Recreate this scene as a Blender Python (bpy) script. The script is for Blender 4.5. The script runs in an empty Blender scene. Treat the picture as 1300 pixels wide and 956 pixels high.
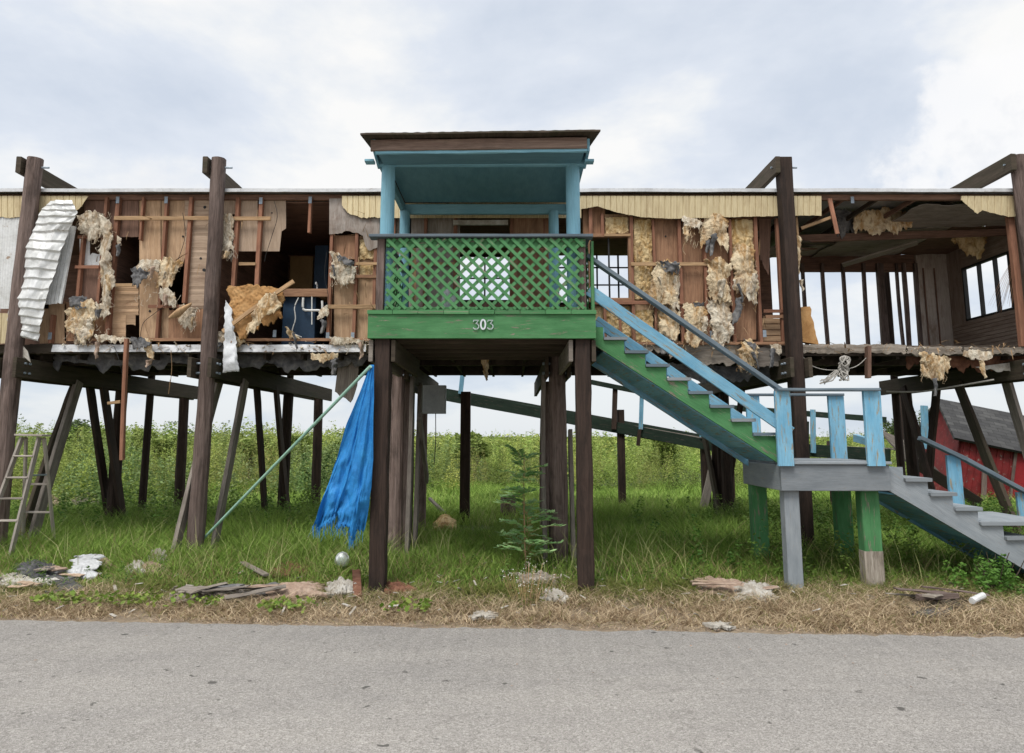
import bpy, math, random
import numpy as np
from mathutils import Vector, noise as mn
random.seed(7); rng = np.random.default_rng(11)
S = bpy.context.scene; COL = S.collection
R = math.radians
# ------------------------------------------------------------------ camera
FPX = 867.0; HC = 1.6; TH = math.atan(122/FPX); CT, ST = math.cos(TH), math.sin(TH)
cam = bpy.data.cameras.new('camera'); co = bpy.data.objects.new('camera', cam); COL.objects.link(co)
co.location = (0, 0, HC); co.rotation_euler = (R(90)+TH, 0, 0)
cam.sensor_width = 36; cam.lens = 36*FPX/1300; cam.shift_y = -45/1300; cam.clip_end = 4000
S.camera = co
def ZY(py, Y): return HC + Y*math.tan(TH+math.atan((433-py)/FPX))
def P(px, py, Y):                       # point of the plane Y=const seen at a photo position
    z = ZY(py, Y); d = Y*CT+(z-HC)*ST
    return Vector(((px-650)/FPX*d, Y, z))
def XP(px, Y, z):
    return (px-650)/FPX*(Y*CT+(z-HC)*ST)
def G(px, py, z=0.0):                   # point on the ground
    Y = (HC-z)/math.tan(math.atan((py-433)/FPX)-TH)
    return P(px, py, Y)
# ------------------------------------------------------------------ materials
def nodes(name):
    m = bpy.data.materials.new(name); m.use_nodes = True
    nt = m.node_tree; nt.nodes.clear()
    o = nt.nodes.new('ShaderNodeOutputMaterial'); b = nt.nodes.new('ShaderNodeBsdfPrincipled')
    nt.links.new(b.outputs[0], o.inputs[0])
    return m, nt, b
def N(nt, t, **k):
    n = nt.nodes.new(t)
    for a, v in k.items():
        if a in n.inputs.keys() if hasattr(n.inputs, 'keys') else False: n.inputs[a].default_value = v
        else: setattr(n, a, v)
    return n
def L(nt, a, b): nt.links.new(a, b)
def ramp(nt, fac, stops):
    r = nt.nodes.new('ShaderNodeValToRGB'); e = r.color_ramp.elements
    while len(e) < len(stops): e.new(.5)
    for q, (p, c) in zip(e, stops):
        q.position = p; q.color = (*c, 1) if len(c) == 3 else c
    L(nt, fac, r.inputs[0]); return r.outputs[0]
def noisen(nt, vec, scale, detail=4, rough=.55, dist=0):
    n = nt.nodes.new('ShaderNodeTexNoise'); n.inputs['Scale'].default_value = scale
    n.inputs['Detail'].default_value = detail; n.inputs['Roughness'].default_value = rough
    n.inputs['Distortion'].default_value = dist
    L(nt, vec, n.inputs['Vector']); return n.outputs['Fac']
def mapn(nt, vec, sc):
    m = nt.nodes.new('ShaderNodeMapping'); m.inputs['Scale'].default_value = sc
    L(nt, vec, m.inputs['Vector']); return m.outputs[0]
def mixc(nt, f, a, b, mode='MIX'):
    m = nt.nodes.new('ShaderNodeMix'); m.data_type = 'RGBA'; m.blend_type = mode
    for s, v in ((m.inputs[0], f), (m.inputs[6], a), (m.inputs[7], b)):
        if hasattr(v, 'is_output'): L(nt, v, s)
        elif isinstance(v, (int, float)): s.default_value = v
        else: s.default_value = (*v, 1)
    return m.outputs[2]
def mathn(nt, op, a, b=0.0):
    m = nt.nodes.new('ShaderNodeMath'); m.operation = op
    for s, v in ((m.inputs[0], a), (m.inputs[1], b)):
        if hasattr(v, 'is_output'): L(nt, v, s)
        else: s.default_value = v
    return m.outputs[0]
def bump(nt, b, h, st, dist=.02):
    n = nt.nodes.new('ShaderNodeBump'); n.inputs['Strength'].default_value = st; n.inputs['Distance'].default_value = dist
    L(nt, h, n.inputs['Height']); L(nt, n.outputs[0], b.inputs['Normal'])
def tc(nt, w): return nt.nodes.new('ShaderNodeTexCoord').outputs[w]
def pos(nt): return nt.nodes.new('ShaderNodeNewGeometry').outputs['Position']
def wood(name, c1, c2, rough=.85, paint=None, cover=.5, paint2=None, stain=(.05,.04,.03), st=.35, gb=.5, planks=0):
    m, nt, b = nodes(name); uv = tc(nt, 'UV')
    oi = nt.nodes.new('ShaderNodeObjectInfo')
    cx = nt.nodes.new('ShaderNodeCombineXYZ'); L(nt, mathn(nt, 'MULTIPLY', oi.outputs['Random'], 37.), cx.inputs[2])
    va = nt.nodes.new('ShaderNodeVectorMath'); L(nt, uv, va.inputs[0]); L(nt, cx.outputs[0], va.inputs[1]); v = va.outputs[0]
    g1 = noisen(nt, mapn(nt, v, (1.3, 22, 1)), 1., 5, .6, .6)
    g2 = noisen(nt, mapn(nt, v, (5, 160, 1)), 1., 3, .7)
    base = ramp(nt, g1, [(.25, c1), (.75, c2)])
    base = mixc(nt, ramp(nt, g2, [(.38, (1,1,1)), (.55, (0,0,0))]), base, mixc(nt, .45, base, stain), 'MIX')
    big = noisen(nt, mapn(nt, v, (2.2, 5, 1)), 1., 5, .65, .3)
    base = mixc(nt, mathn(nt, 'MULTIPLY', ramp(nt, big, [(.5, (0,0,0)), (.72, (1,1,1))]), st), base, stain)
    if paint:
        pm = noisen(nt, mapn(nt, v, (4, 30, 1)), 1., 7, .72, .4)
        pc = paint
        pn = noisen(nt, mapn(nt, v, (3, 9, 1)), 1., 4, .6)
        pc = ramp(nt, pn, [(.3, paint), (.7, paint2 or tuple(x*.75 for x in paint))])
        k = ramp(nt, pm, [(cover-.03, (0,0,0)), (cover+.03, (1,1,1))])
        base = mixc(nt, k, pc, base)
        base = mixc(nt, mathn(nt, 'MULTIPLY', ramp(nt, g2, [(.3, (1,1,1)), (.5, (0,0,0))]), .3), base, stain)
    mul = mathn(nt, 'ADD', mathn(nt, 'MULTIPLY', oi.outputs['Random'], .35), .82)
    vm = nt.nodes.new('ShaderNodeVectorMath'); vm.operation = 'SCALE'; L(nt, base, vm.inputs[0]); L(nt, mul, vm.inputs['Scale'])
    L(nt, vm.outputs[0], b.inputs['Base Color']); b.inputs['Roughness'].default_value = rough
    b.inputs['Specular IOR Level'].default_value = .3
    bump(nt, b, mathn(nt, 'ADD', g1, g2), gb, .004); return m
def blotch(name, cols, scale, rough=.8, detail=6, bst=.3, bdist=.01, fine=None, metal=0, coord='Object', dist=0.5, spec=.3):
    m, nt, b = nodes(name); v = tc(nt, coord)
    n1 = noisen(nt, v, scale, detail, .65, dist)
    k = len(cols); c = ramp(nt, n1, [(.28+.44*i/(k-1), q) for i, q in enumerate(cols)])
    n2 = noisen(nt, v, scale*9, 4, .7)
    c = mixc(nt, .5, c, ramp(nt, n2, [(.3, tuple(x*.72 for x in (1,1,1))), (.7, (1.15,1.15,1.15))]), 'MULTIPLY')
    if fine: c = mixc(nt, ramp(nt, noisen(nt, v, fine[0], 5, .7), [(fine[1], (0,0,0)), (fine[1]+.06, (1,1,1))]), c, fine[2])
    L(nt, c, b.inputs['Base Color']); b.inputs['Roughness'].default_value = rough
    b.inputs['Metallic'].default_value = metal; b.inputs['Specular IOR Level'].default_value = spec
    bump(nt, b, mathn(nt, 'ADD', n1, mathn(nt, 'MULTIPLY', n2, .5)), bst, bdist); return m
def fibre(name, c1, c2, dark):
    m, nt, b = nodes(name); v = tc(nt, 'Object'); oi = nt.nodes.new('ShaderNodeObjectInfo')
    mp = nt.nodes.new('ShaderNodeMapping'); mp.inputs['Scale'].default_value = (9, 4, 3.2); L(nt, v, mp.inputs['Vector'])
    cb = nt.nodes.new('ShaderNodeCombineXYZ'); L(nt, mathn(nt, 'SUBTRACT', mathn(nt, 'MULTIPLY', oi.outputs['Random'], 1.6), .8), cb.inputs[1]); L(nt, cb.outputs[0], mp.inputs['Rotation'])
    n1 = noisen(nt, mp.outputs[0], 1, 5, .55, 1.2); n2 = noisen(nt, v, 5, 6, .6, .5); n3 = noisen(nt, v, 60, 5, .75)
    c = ramp(nt, n1, [(.38, c1), (.56, c2)])
    c = mixc(nt, ramp(nt, n2, [(.52, (0,0,0)), (.68, (.85,.85,.85))]), c, dark)
    c = mixc(nt, .55, c, ramp(nt, n3, [(.3, (.72,.70,.66)), (.65, (1.1,1.1,1.1))]), 'MULTIPLY')
    L(nt, c, b.inputs['Base Color']); b.inputs['Roughness'].default_value = 1; b.inputs['Specular IOR Level'].default_value = .05
    bump(nt, b, mathn(nt, 'ADD', n3, mathn(nt, 'MULTIPLY', n1, 2.)), 1, .02); return m
M = {}
M['pile'] = wood('weathered_pile', (.085,.055,.045), (.27,.205,.18), stain=(.022,.016,.013), st=.75, gb=1)
M['fascia'] = wood('weathered_fascia', (.16,.10,.08), (.32,.24,.19), stain=(.06,.04,.03), st=.6, gb=.8)
M['pile_dark'] = wood('creosoted_shaded_pile', (.024,.015,.011), (.075,.048,.037), stain=(.010,.008,.007), st=.7, gb=.8)  # dark brown timber; on rear posts its blackness also stands in for shade
M['grey_wood'] = wood('grey_timber', (.16,.135,.115), (.34,.30,.26), stain=(.06,.05,.04), st=.5, gb=.8)
M['girder'] = wood('old_girder', (.038,.027,.02), (.10,.076,.056), stain=(.03,.035,.015), st=.6)  # base colour taken darker to deepen the shade under the floor
M['stud'] = wood('red_brown_stud', (.22,.095,.055), (.38,.19,.12), stain=(.07,.035,.025), st=.4)
M['lath'] = wood('pale_pine', (.36,.22,.11), (.52,.35,.2), stain=(.12,.07,.04), st=.4)
M['ply_tan'] = wood('tan_plywood', (.38,.245,.14), (.56,.39,.25), stain=(.14,.075,.045), st=.5, gb=.3)
M['ply_pale'] = wood('pale_plywood', (.42,.31,.22), (.56,.43,.32), stain=(.2,.12,.08), st=.55, gb=.3)
M['ply_brown'] = wood('brown_plywood', (.25,.13,.075), (.42,.245,.145), stain=(.08,.04,.025), st=.5, gb=.3)
M['ply_dark'] = wood('dark_panel', (.15,.085,.06), (.28,.165,.12), stain=(.03,.02,.015), st=.5, gb=.3)
M['grey_panel'] = wood('grey_mauve_panel', (.36,.31,.27), (.47,.42,.38), stain=(.17,.11,.08), st=.8, gb=.3)
M['inner_grey'] = wood('inner_grey_board', (.26,.23,.20), (.40,.36,.32), stain=(.09,.06,.045), st=.6, gb=.3)
M['wall_dun'] = wood('dun_panelling', (.26,.19,.15), (.42,.34,.28), stain=(.12,.07,.05), st=.6, gb=.3)
M['rot'] = wood('rotten_board', (.2,.165,.13), (.46,.41,.35), stain=(.06,.045,.03), st=.8, gb=1)
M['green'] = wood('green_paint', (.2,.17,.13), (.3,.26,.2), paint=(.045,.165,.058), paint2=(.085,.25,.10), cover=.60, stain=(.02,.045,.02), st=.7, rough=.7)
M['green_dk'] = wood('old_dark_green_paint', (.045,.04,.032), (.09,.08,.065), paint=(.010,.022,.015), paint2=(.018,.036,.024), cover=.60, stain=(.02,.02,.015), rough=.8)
M['blue'] = wood('light_blue_paint', (.24,.2,.13), (.42,.38,.27), paint=(.13,.34,.50), paint2=(.24,.48,.63), cover=.58, stain=(.07,.09,.1), st=.35, rough=.65)
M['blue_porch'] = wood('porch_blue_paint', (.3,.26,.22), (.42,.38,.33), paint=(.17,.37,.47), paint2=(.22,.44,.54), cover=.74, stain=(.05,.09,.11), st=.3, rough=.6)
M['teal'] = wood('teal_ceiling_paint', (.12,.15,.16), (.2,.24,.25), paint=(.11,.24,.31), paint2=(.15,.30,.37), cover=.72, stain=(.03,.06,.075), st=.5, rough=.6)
M['grey_paint'] = wood('blue_grey_paint', (.2,.18,.15), (.35,.31,.27), paint=(.19,.215,.235), paint2=(.27,.295,.315), cover=.64, stain=(.08,.08,.08), st=.4, rough=.7)
M['rail_paint'] = wood('slate_rail_paint', (.16,.15,.13), (.3,.27,.24), paint=(.10,.135,.165), paint2=(.15,.19,.22), cover=.68, stain=(.06,.07,.08), st=.4, rough=.6)
M['cream'] = wood('cream_siding', (.60,.50,.30), (.70,.60,.38), stain=(.30,.2,.1), st=.45, gb=.1, rough=.5)
M['white_metal'] = blotch('white_sheet_metal', [(.50,.50,.48), (.68,.69,.68), (.76,.77,.78)], 3, rough=.45, metal=.1, fine=(5, .62, (.34,.25,.18)), bst=.1, spec=.5)
M['flash'] = blotch('aluminium_flashing', [(.42,.42,.42), (.6,.61,.62), (.68,.69,.71)], 2.5, rough=.45, metal=.2, fine=(7, .63, (.22,.15,.1)), bst=.1, spec=.5)
M['strap'] = blotch('grey_steel_plate', [(.2,.24,.28), (.34,.4,.46)], 9, rough=.5, metal=.3, spec=.5)
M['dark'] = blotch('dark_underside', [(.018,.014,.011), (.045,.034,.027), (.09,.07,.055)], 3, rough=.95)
M['roofmetal'] = blotch('roof_sheet', [(.3,.3,.3), (.5,.5,.5)], 2, rough=.5, metal=.4)
M['insul'] = fibre('yellowed_insulation', (.50,.31,.145), (.80,.67,.47), (.24,.12,.05))
M['insul_y'] = fibre('golden_insulation', (.50,.32,.13), (.72,.56,.32), (.28,.15,.05))
M['insul_w'] = fibre('bleached_insulation', (.46,.34,.22), (.82,.75,.62), (.22,.14,.08))
M['kraft'] = blotch('dark_backing_paper', [(.05,.05,.052), (.13,.13,.135), (.24,.23,.22)], 8, rough=.8, bst=.6, bdist=.02)
M['foam'] = blotch('orange_foam_board', [(.3,.15,.055), (.45,.25,.1), (.54,.34,.16)], 5, rough=.95, detail=6, bst=.4, bdist=.006)
M['navy'] = blotch('navy_cabinet_paint', [(.012,.03,.06), (.02,.05,.095)], 4, rough=.5)
M['ochre'] = blotch('ochre_cupboard', [(.14,.085,.03), (.22,.14,.055)], 4, rough=.7)
M['white'] = blotch('dirty_white', [(.20,.165,.125), (.42,.39,.34), (.58,.57,.54)], 6, rough=.8)
M['plastic'] = blotch('white_plastic_pipe', [(.6,.6,.58), (.75,.75,.73)], 8, rough=.4)
M['black'] = blotch('black_rubber', [(.01,.01,.01), (.03,.03,.03)], 8, rough=.6)
M['tarp'] = blotch('blue_tarpaulin', [(.012,.16,.44), (.016,.20,.52), (.03,.26,.58)], 6, rough=.65, bst=.45, bdist=.015, spec=.4)
M['mint'] = blotch('mint_green_pipe_paint', [(.22,.42,.33), (.32,.54,.44), (.4,.6,.5)], 6, rough=.5, fine=(9, .68, (.25,.13,.07)))
M['ladder'] = wood('worn_ladder_wood', (.34,.30,.26), (.52,.47,.42), stain=(.08,.06,.05), st=.5)
M['red'] = blotch('weathered_red_paint', [(.09,.014,.013), (.17,.016,.017), (.23,.022,.023)], 5, rough=.7, fine=(10, .6, (.2,.15,.13)))
M['red_clean'] = blotch('bright_red_paint', [(.22,.011,.014), (.3,.016,.02)], 3, rough=.6)
M['carpet'] = blotch('grey_carpet', [(.03,.03,.033), (.08,.08,.085), (.14,.135,.13)], 9, rough=1)
M['card'] = blotch('brown_soaked_board', [(.22,.15,.11), (.36,.26,.2), (.48,.38,.3)], 5, rough=.95, bst=.5)
M['rust'] = blotch('rust_red_scrap', [(.06,.03,.02), (.18,.08,.05), (.27,.14,.09)], 8, rough=.95, bst=.5)
M['floral'] = blotch('speckled_cotton', [(.55,.56,.58), (.68,.7,.72), (.76,.77,.79)], 6, rough=.95, fine=(60, .64, (.25,.25,.4)), bst=.4, bdist=.02)
M['meter'] = blotch('grey_meter_box', [(.13,.14,.14), (.2,.21,.2)], 5, rough=.5)
M['rope'] = blotch('bleached_rope', [(.3,.28,.25), (.5,.48,.44)], 20, rough=1)
M['number_dull'] = blotch('mottled_numeral', [(.16,.24,.2), (.42,.48,.48), (.6,.64,.66)], 22, rough=.4)  # mottled from dull green-grey to pale grey
M['number'] = blotch('silver_numeral', [(.62,.66,.72), (.78,.8,.84)], 20, rough=.35, metal=.1)
def glassmat():
    m, nt, b = nodes('milky_glass'); b.inputs['Base Color'].default_value = (.8,.85,.82,1); b.inputs['Roughness'].default_value = .15
    b.inputs['Transmission Weight'].default_value = .7; return m
M['glass'] = glassmat()
def shingles():
    m, nt, b = nodes('asphalt_shingles'); uv = tc(nt, 'UV')
    br = nt.nodes.new('ShaderNodeTexBrick'); L(nt, uv, br.inputs['Vector'])
    br.inputs['Scale'].default_value = 1; br.inputs['Brick Width'].default_value = .3; br.inputs['Row Height'].default_value = .14
    br.inputs['Mortar Size'].default_value = .008
    br.inputs['Color1'].default_value = (.03,.03,.032,1); br.inputs['Color2'].default_value = (.065,.065,.065,1); br.inputs['Mortar'].default_value = (.02,.02,.02,1)
    c = mixc(nt, .6, br.outputs[0], ramp(nt, noisen(nt, uv, 3, 6, .7), [(.3, (.5,.5,.5)), (.7, (1.6,1.6,1.55))]), 'MULTIPLY')
    L(nt, c, b.inputs['Base Color']); b.inputs['Roughness'].default_value = .95; bump(nt, b, br.outputs['Fac'], -.4, .01); return m
M['shingle'] = shingles()
def leafmat(name, rough=.6, trans=.25):
    m, nt, b = nodes(name); a = nt.nodes.new('ShaderNodeAttribute'); a.attribute_name = 'tint'
    L(nt, a.outputs['Color'], b.inputs['Base Color']); b.inputs['Roughness'].default_value = rough
    b.inputs['Specular IOR Level'].default_value = .25
    tr = nt.nodes.new('ShaderNodeBsdfTranslucent'); L(nt, a.outputs['Color'], tr.inputs[0])
    mx = nt.nodes.new('ShaderNodeMixShader'); mx.inputs[0].default_value = trans
    L(nt, b.outputs[0], mx.inputs[1]); L(nt, tr.outputs[0], mx.inputs[2])
    L(nt, mx.outputs[0], [n for n in nt.nodes if n.type == 'OUTPUT_MATERIAL'][0].inputs[0]); return m
M['leaf'] = leafmat('living_leaf'); M['blade'] = leafmat('grass_blade', .7, .2)
def roadmat():
    m, nt, b = nodes('chip_seal_asphalt'); p = pos(nt)
    v = nt.nodes.new('ShaderNodeTexVoronoi'); v.inputs['Scale'].default_value = 85; L(nt, p, v.inputs['Vector'])
    v2 = nt.nodes.new('ShaderNodeTexVoronoi'); v2.inputs['Scale'].default_value = 190; L(nt, p, v2.inputs['Vector'])
    sep = nt.nodes.new('ShaderNodeSeparateColor'); L(nt, v.outputs['Color'], sep.inputs[0])
    c = ramp(nt, sep.outputs[0], [(0, (.15,.14,.13)), (.2, (.26,.245,.225)), (.75, (.325,.308,.292)), (1, (.5,.475,.45))])
    sep2 = nt.nodes.new('ShaderNodeSeparateColor'); L(nt, v2.outputs['Color'], sep2.inputs[0])
    c = mixc(nt, .55, c, ramp(nt, sep2.outputs[0], [(0, (.14,.13,.115)), (.5, (.31,.292,.272)), (1, (.48,.455,.43))]))
    c = mixc(nt, .6, c, ramp(nt, noisen(nt, mapn(nt, p, (.5, 1.6, 1)), 1.1, 8, .72), [(.3, (.78,.78,.79)), (.68, (1.14,1.13,1.11))]), 'MULTIPLY')
    c = mixc(nt, ramp(nt, noisen(nt, p, 9, 3, .5), [(.69, (0,0,0)), (.73, (1,1,1))]), c, (.10,.093,.085))
    cr = nt.nodes.new('ShaderNodeTexVoronoi'); cr.feature = 'DISTANCE_TO_EDGE'; cr.inputs['Scale'].default_value = .55
    wv = nt.nodes.new('ShaderNodeVectorMath'); wv.operation = 'ADD'; L(nt, p, wv.inputs[0])
    nn = nt.nodes.new('ShaderNodeTexNoise'); nn.inputs['Scale'].default_value = 3; nn.inputs['Detail'].default_value = 6; L(nt, p, nn.inputs['Vector'])
    sc = nt.nodes.new('ShaderNodeVectorMath'); sc.operation = 'SCALE'; sc.inputs['Scale'].default_value = .9; L(nt, nn.outputs['Color'], sc.inputs[0]); L(nt, sc.outputs[0], wv.inputs[1])
    L(nt, wv.outputs[0], cr.inputs['Vector'])
    c = mixc(nt, mathn(nt, 'MULTIPLY', ramp(nt, cr.outputs['Distance'], [(.0, (1,1,1)), (.008, (0,0,0))]), .3), c, (.1,.09,.08))
    L(nt, c, b.inputs['Base Color']); b.inputs['Roughness'].default_value = .9
    bump(nt, b, mathn(nt, 'ADD', v.outputs['Distance'], v2.outputs['Distance']), .7, .006); return m
M['road'] = roadmat()
def groundmat():
    m, nt, b = nodes('soil_and_thatch'); p = pos(nt)
    s = nt.nodes.new('ShaderNodeSeparateXYZ'); L(nt, p, s.inputs[0])
    green = ramp(nt, noisen(nt, p, 2.2, 7, .7), [(.3, (.03,.04,.014)), (.5, (.05,.075,.022)), (.72, (.085,.10,.035))])
    dry = ramp(nt, noisen(nt, p, 7, 8, .75), [(.25, (.10,.08,.06)), (.5, (.24,.185,.125)), (.75, (.36,.29,.2))])
    y = mathn(nt, 'ADD', s.outputs[1], mathn(nt, 'MULTIPLY', noisen(nt, p, 1.1, 5, .6), 1.6))
    mr = nt.nodes.new('ShaderNodeMapRange'); mr.inputs[1].default_value = 7.6; mr.inputs[2].default_value = 8.5; L(nt, y, mr.inputs[0])
    L(nt, mixc(nt, mr.outputs[0], dry, green), b.inputs['Base Color']); b.inputs['Roughness'].default_value = 1
    bump(nt, b, noisen(nt, p, 40, 6, .7), .8, .02); return m
M['ground'] = groundmat()
# ------------------------------------------------------------------ mesh building
class MB:
    def __init__(s): s.v = []; s.f = []; s.uv = []
    def add(s, vs, fs, uvs):
        o = len(s.v); s.v += vs
        for f, u in zip(fs, uvs): s.f.append([i+o for i in f]); s.uv += u
    def sweep(s, pts, prof, up=None, rad=None, jit=.0, cap=True):
        pts = [Vector(p) for p in pts]; n = len(prof); rings = []; ln = 0; us = []
        u0 = random.uniform(0, 50); v0 = random.uniform(0, 50)
        per = [0]
        for i in range(n):
            a, b = prof[i], prof[(i+1) % n]; per.append(per[-1]+math.hypot(a[0]-b[0], a[1]-b[1]))
        for i, p in enumerate(pts):
            d = (pts[min(i+1, len(pts)-1)]-pts[max(i-1, 0)]).normalized()
            u = Vector(up) if up is not None else Vector((0, 0, 1))
            if abs(d.dot(u)) > .97: u = Vector((0, 1, 0))
            sd = d.cross(u).normalized(); uu = sd.cross(d).normalized(); r = rad[i] if rad else 1
            rings.append([p+sd*(a*r+random.uniform(-jit, jit))+uu*(b*r+random.uniform(-jit, jit)) for a, b in prof])
            if i: ln += (pts[i]-pts[i-1]).length
            us.append(ln)
        vs = [q for r_ in rings for q in r_]; fs = []; uv = []
        for i in range(len(pts)-1):
            for j in range(n):
                k = (j+1) % n
                fs.append([i*n+j, i*n+k, (i+1)*n+k, (i+1)*n+j])
                uv.append([(u0+us[i], v0+per[j]), (u0+us[i], v0+per[j+1]), (u0+us[i+1], v0+per[j+1]), (u0+us[i+1], v0+per[j])])
        if cap:
            fs.append(list(range(n))[::-1]); uv.append([(u0+prof[j][0]*.3, v0+prof[j][1]) for j in range(n)][::-1])
            o = (len(pts)-1)*n
            fs.append([o+j for j in range(n)]); uv.append([(u0+prof[j][0]*.3, v0+prof[j][1]) for j in range(n)])
        s.add(vs, fs, uv); return s
    def beam(s, a, b, w, h, up=None, ch=.005, jit=.0015, seg=None, warp=0.0, taper=1):
        a, b = Vector(a), Vector(b); l = (b-a).length; seg = seg or max(1, min(10, int(l/.3)))
        c = min(ch, w*.3, h*.3); x, y = w/2, h/2
        prof = [(-x+c, -y), (x-c, -y), (x, -y+c), (x, y-c), (x-c, y), (-x+c, y), (-x, y-c), (-x, -y+c)]
        wv = Vector((random.uniform(-1, 1), random.uniform(-1, 1), random.uniform(-.3, .3)))*warp
        pts = [a.lerp(b, i/seg)+wv*math.sin(math.pi*i/seg) for i in range(seg+1)]
        return s.sweep(pts, prof, up, [1+(taper-1)*i/seg for i in range(seg+1)], jit)
    def pole(s, a, b, r0, r1=None, n=12, jit=.002, seg=None, warp=0):
        a, b = Vector(a), Vector(b); r1 = r1 or r0; seg = seg or max(1, min(12, int((b-a).length/.3)))
        prof = [(math.cos(2*math.pi*i/n), math.sin(2*math.pi*i/n)) for i in range(n)]
        prof = [(x*r0, y*r0) for x, y in prof]
        wv = Vector((random.uniform(-1, 1), random.uniform(-1, 1), 0))*warp
        pts = [a.lerp(b, i/seg)+wv*math.sin(math.pi*i/seg) for i in range(seg+1)]
        return s.sweep(pts, prof, None, [1+(r1/r0-1)*i/seg for i in range(seg+1)], jit)
    def tube(s, pts, r, n=8):
        prof = [(math.cos(2*math.pi*i/n)*r, math.sin(2*math.pi*i/n)*r) for i in range(n)]
        return s.sweep(smooth(pts), prof)
    def box(s, x0, x1, y0, y1, z0, z1, ch=.004):
        dx, dy, dz = x1-x0, y1-y0, z1-z0; cx, cy, cz = (x0+x1)/2, (y0+y1)/2, (z0+z1)/2
        if dx >= dy and dx >= dz: return s.beam((x0, cy, cz), (x1, cy, cz), dy, dz, (0, 0, 1), ch)
        if dz >= dx and dz >= dy: return s.beam((cx, cy, z0), (cx, cy, z1), dx, dy, (0, 1, 0), ch)
        return s.beam((cx, y0, cz), (cx, y1, cz), dx, dz, (0, 0, 1), ch)
    def grid(s, fn, nu, nv, off, grain='v'):
        vs = []; q = [[fn(i/nu, j/nv) for i in range(nu+1)] for j in range(nv+1)]
        u0 = random.uniform(0, 50)
        off = Vector(off)
        W = max((q[0][-1]-q[0][0]).length, (q[-1][-1]-q[-1][0]).length, .01); H = max((q[-1][0]-q[0][0]).length, (q[-1][-1]-q[0][-1]).length, .01)
        def U(i, j): return (u0+j/nv*H, u0+i/nu*W) if grain == 'v' else (u0+i/nu*W, u0+j/nv*H)
        for r_ in q: vs += r_
        n = (nu+1)*(nv+1)
        vs += [p+off for p in vs]; fs = []; uv = []
        I = lambda i, j: j*(nu+1)+i
        for j in range(nv):
            for i in range(nu):
                fs.append([I(i, j), I(i, j+1), I(i+1, j+1), I(i+1, j)]); uv.append([U(i, j), U(i, j+1), U(i+1, j+1), U(i+1, j)])
                fs.append([n+I(i, j), n+I(i+1, j), n+I(i+1, j+1), n+I(i, j+1)]); uv.append([U(i, j), U(i+1, j), U(i+1, j+1), U(i, j+1)])
        for i in range(nu):
            fs.append([I(i, 0), I(i+1, 0), n+I(i+1, 0), n+I(i, 0)]); uv.append([U(i, 0)]*4)
            fs.append([I(i, nv), n+I(i, nv), n+I(i+1, nv), I(i+1, nv)]); uv.append([U(i, nv)]*4)
        for j in range(nv):
            fs.append([I(0, j), n+I(0, j), n+I(0, j+1), I(0, j+1)]); uv.append([U(0, j)]*4)
            fs.append([I(nu, j), I(nu, j+1), n+I(nu, j+1), n+I(nu, j)]); uv.append([U(nu, j)]*4)
        s.add(vs, fs, uv); return s
    def build(s, name, mat, parent=None, smooth=False, label=None, kind=None, **tags):
        me = bpy.data.meshes.new(name)
        vs = s.v
        o = bpy.data.objects.new(name, me); COL.objects.link(o)
        if parent is not None:
            org = wloc(parent); o.parent = parent
            c = sum(vs, Vector())/len(vs); o.location = c-org; org = c; LOC[o] = c
        else:
            xs = [v.x for v in vs]; ys = [v.y for v in vs]
            org = Vector(((min(xs)+max(xs))/2, (min(ys)+max(ys))/2, min(v.z for v in vs))); o.location = org; LOC[o] = org
        me.from_pydata([v-org for v in vs], [], s.f)
        ul = me.uv_layers.new(name='UVMap'); ul.data.foreach_set('uv', np.array(s.uv, dtype=np.float32).ravel())
        if smooth: me.polygons.foreach_set('use_smooth', [True]*len(me.polygons))
        me.materials.append(M[mat] if isinstance(mat, str) else mat)
        if label: o['label'] = label
        if kind: o['kind'] = kind
        for k, v in tags.items(): o[{'cat': 'category'}.get(k, k)] = v
        return o
LOC = {}
def wloc(o): return LOC[o]
def thing(name, label, cat, loc, group=None):
    o = bpy.data.objects.new(name, None); COL.objects.link(o); o.location = loc; o.empty_display_size = .2
    LOC[o] = Vector(loc); o['label'] = label; o['category'] = cat
    if group: o['group'] = group
    return o
def smooth(pts, k=5):
    pts = [Vector(p) for p in pts]
    if len(pts) < 3: return pts
    out = []
    for i in range(len(pts)-1):
        p0, p1, p2, p3 = pts[max(i-1, 0)], pts[i], pts[i+1], pts[min(i+2, len(pts)-1)]
        for t in range(k):
            t = t/k; out.append(.5*((2*p1)+(p2-p0)*t+(2*p0-5*p1+4*p2-p3)*t*t+(3*p1-p0-3*p2+p3)*t**3))
    out.append(pts[-1]); return out
def poly(pl, t):
    if len(pl) == 1: return pl[0]
    x = pl[0][0]+(pl[-1][0]-pl[0][0])*t
    mono = all(pl[i+1][0] >= pl[i][0] for i in range(len(pl)-1)) and pl[-1][0] > pl[0][0]
    if not mono:
        k = t*(len(pl)-1); i = min(int(k), len(pl)-2); f = k-i
        return (pl[i][0]*(1-f)+pl[i+1][0]*f, pl[i][1]*(1-f)+pl[i+1][1]*f)
    for i in range(len(pl)-1):
        if x <= pl[i+1][0]+1e-6:
            f = (x-pl[i][0])/max(1e-6, pl[i+1][0]-pl[i][0]); return (x, pl[i][1]*(1-f)+pl[i+1][1]*f)
    return pl[-1]
def fb(x, y, z, o=4): return mn.fractal(Vector((x, y, z)), 1.0, 2.0, o)
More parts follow.
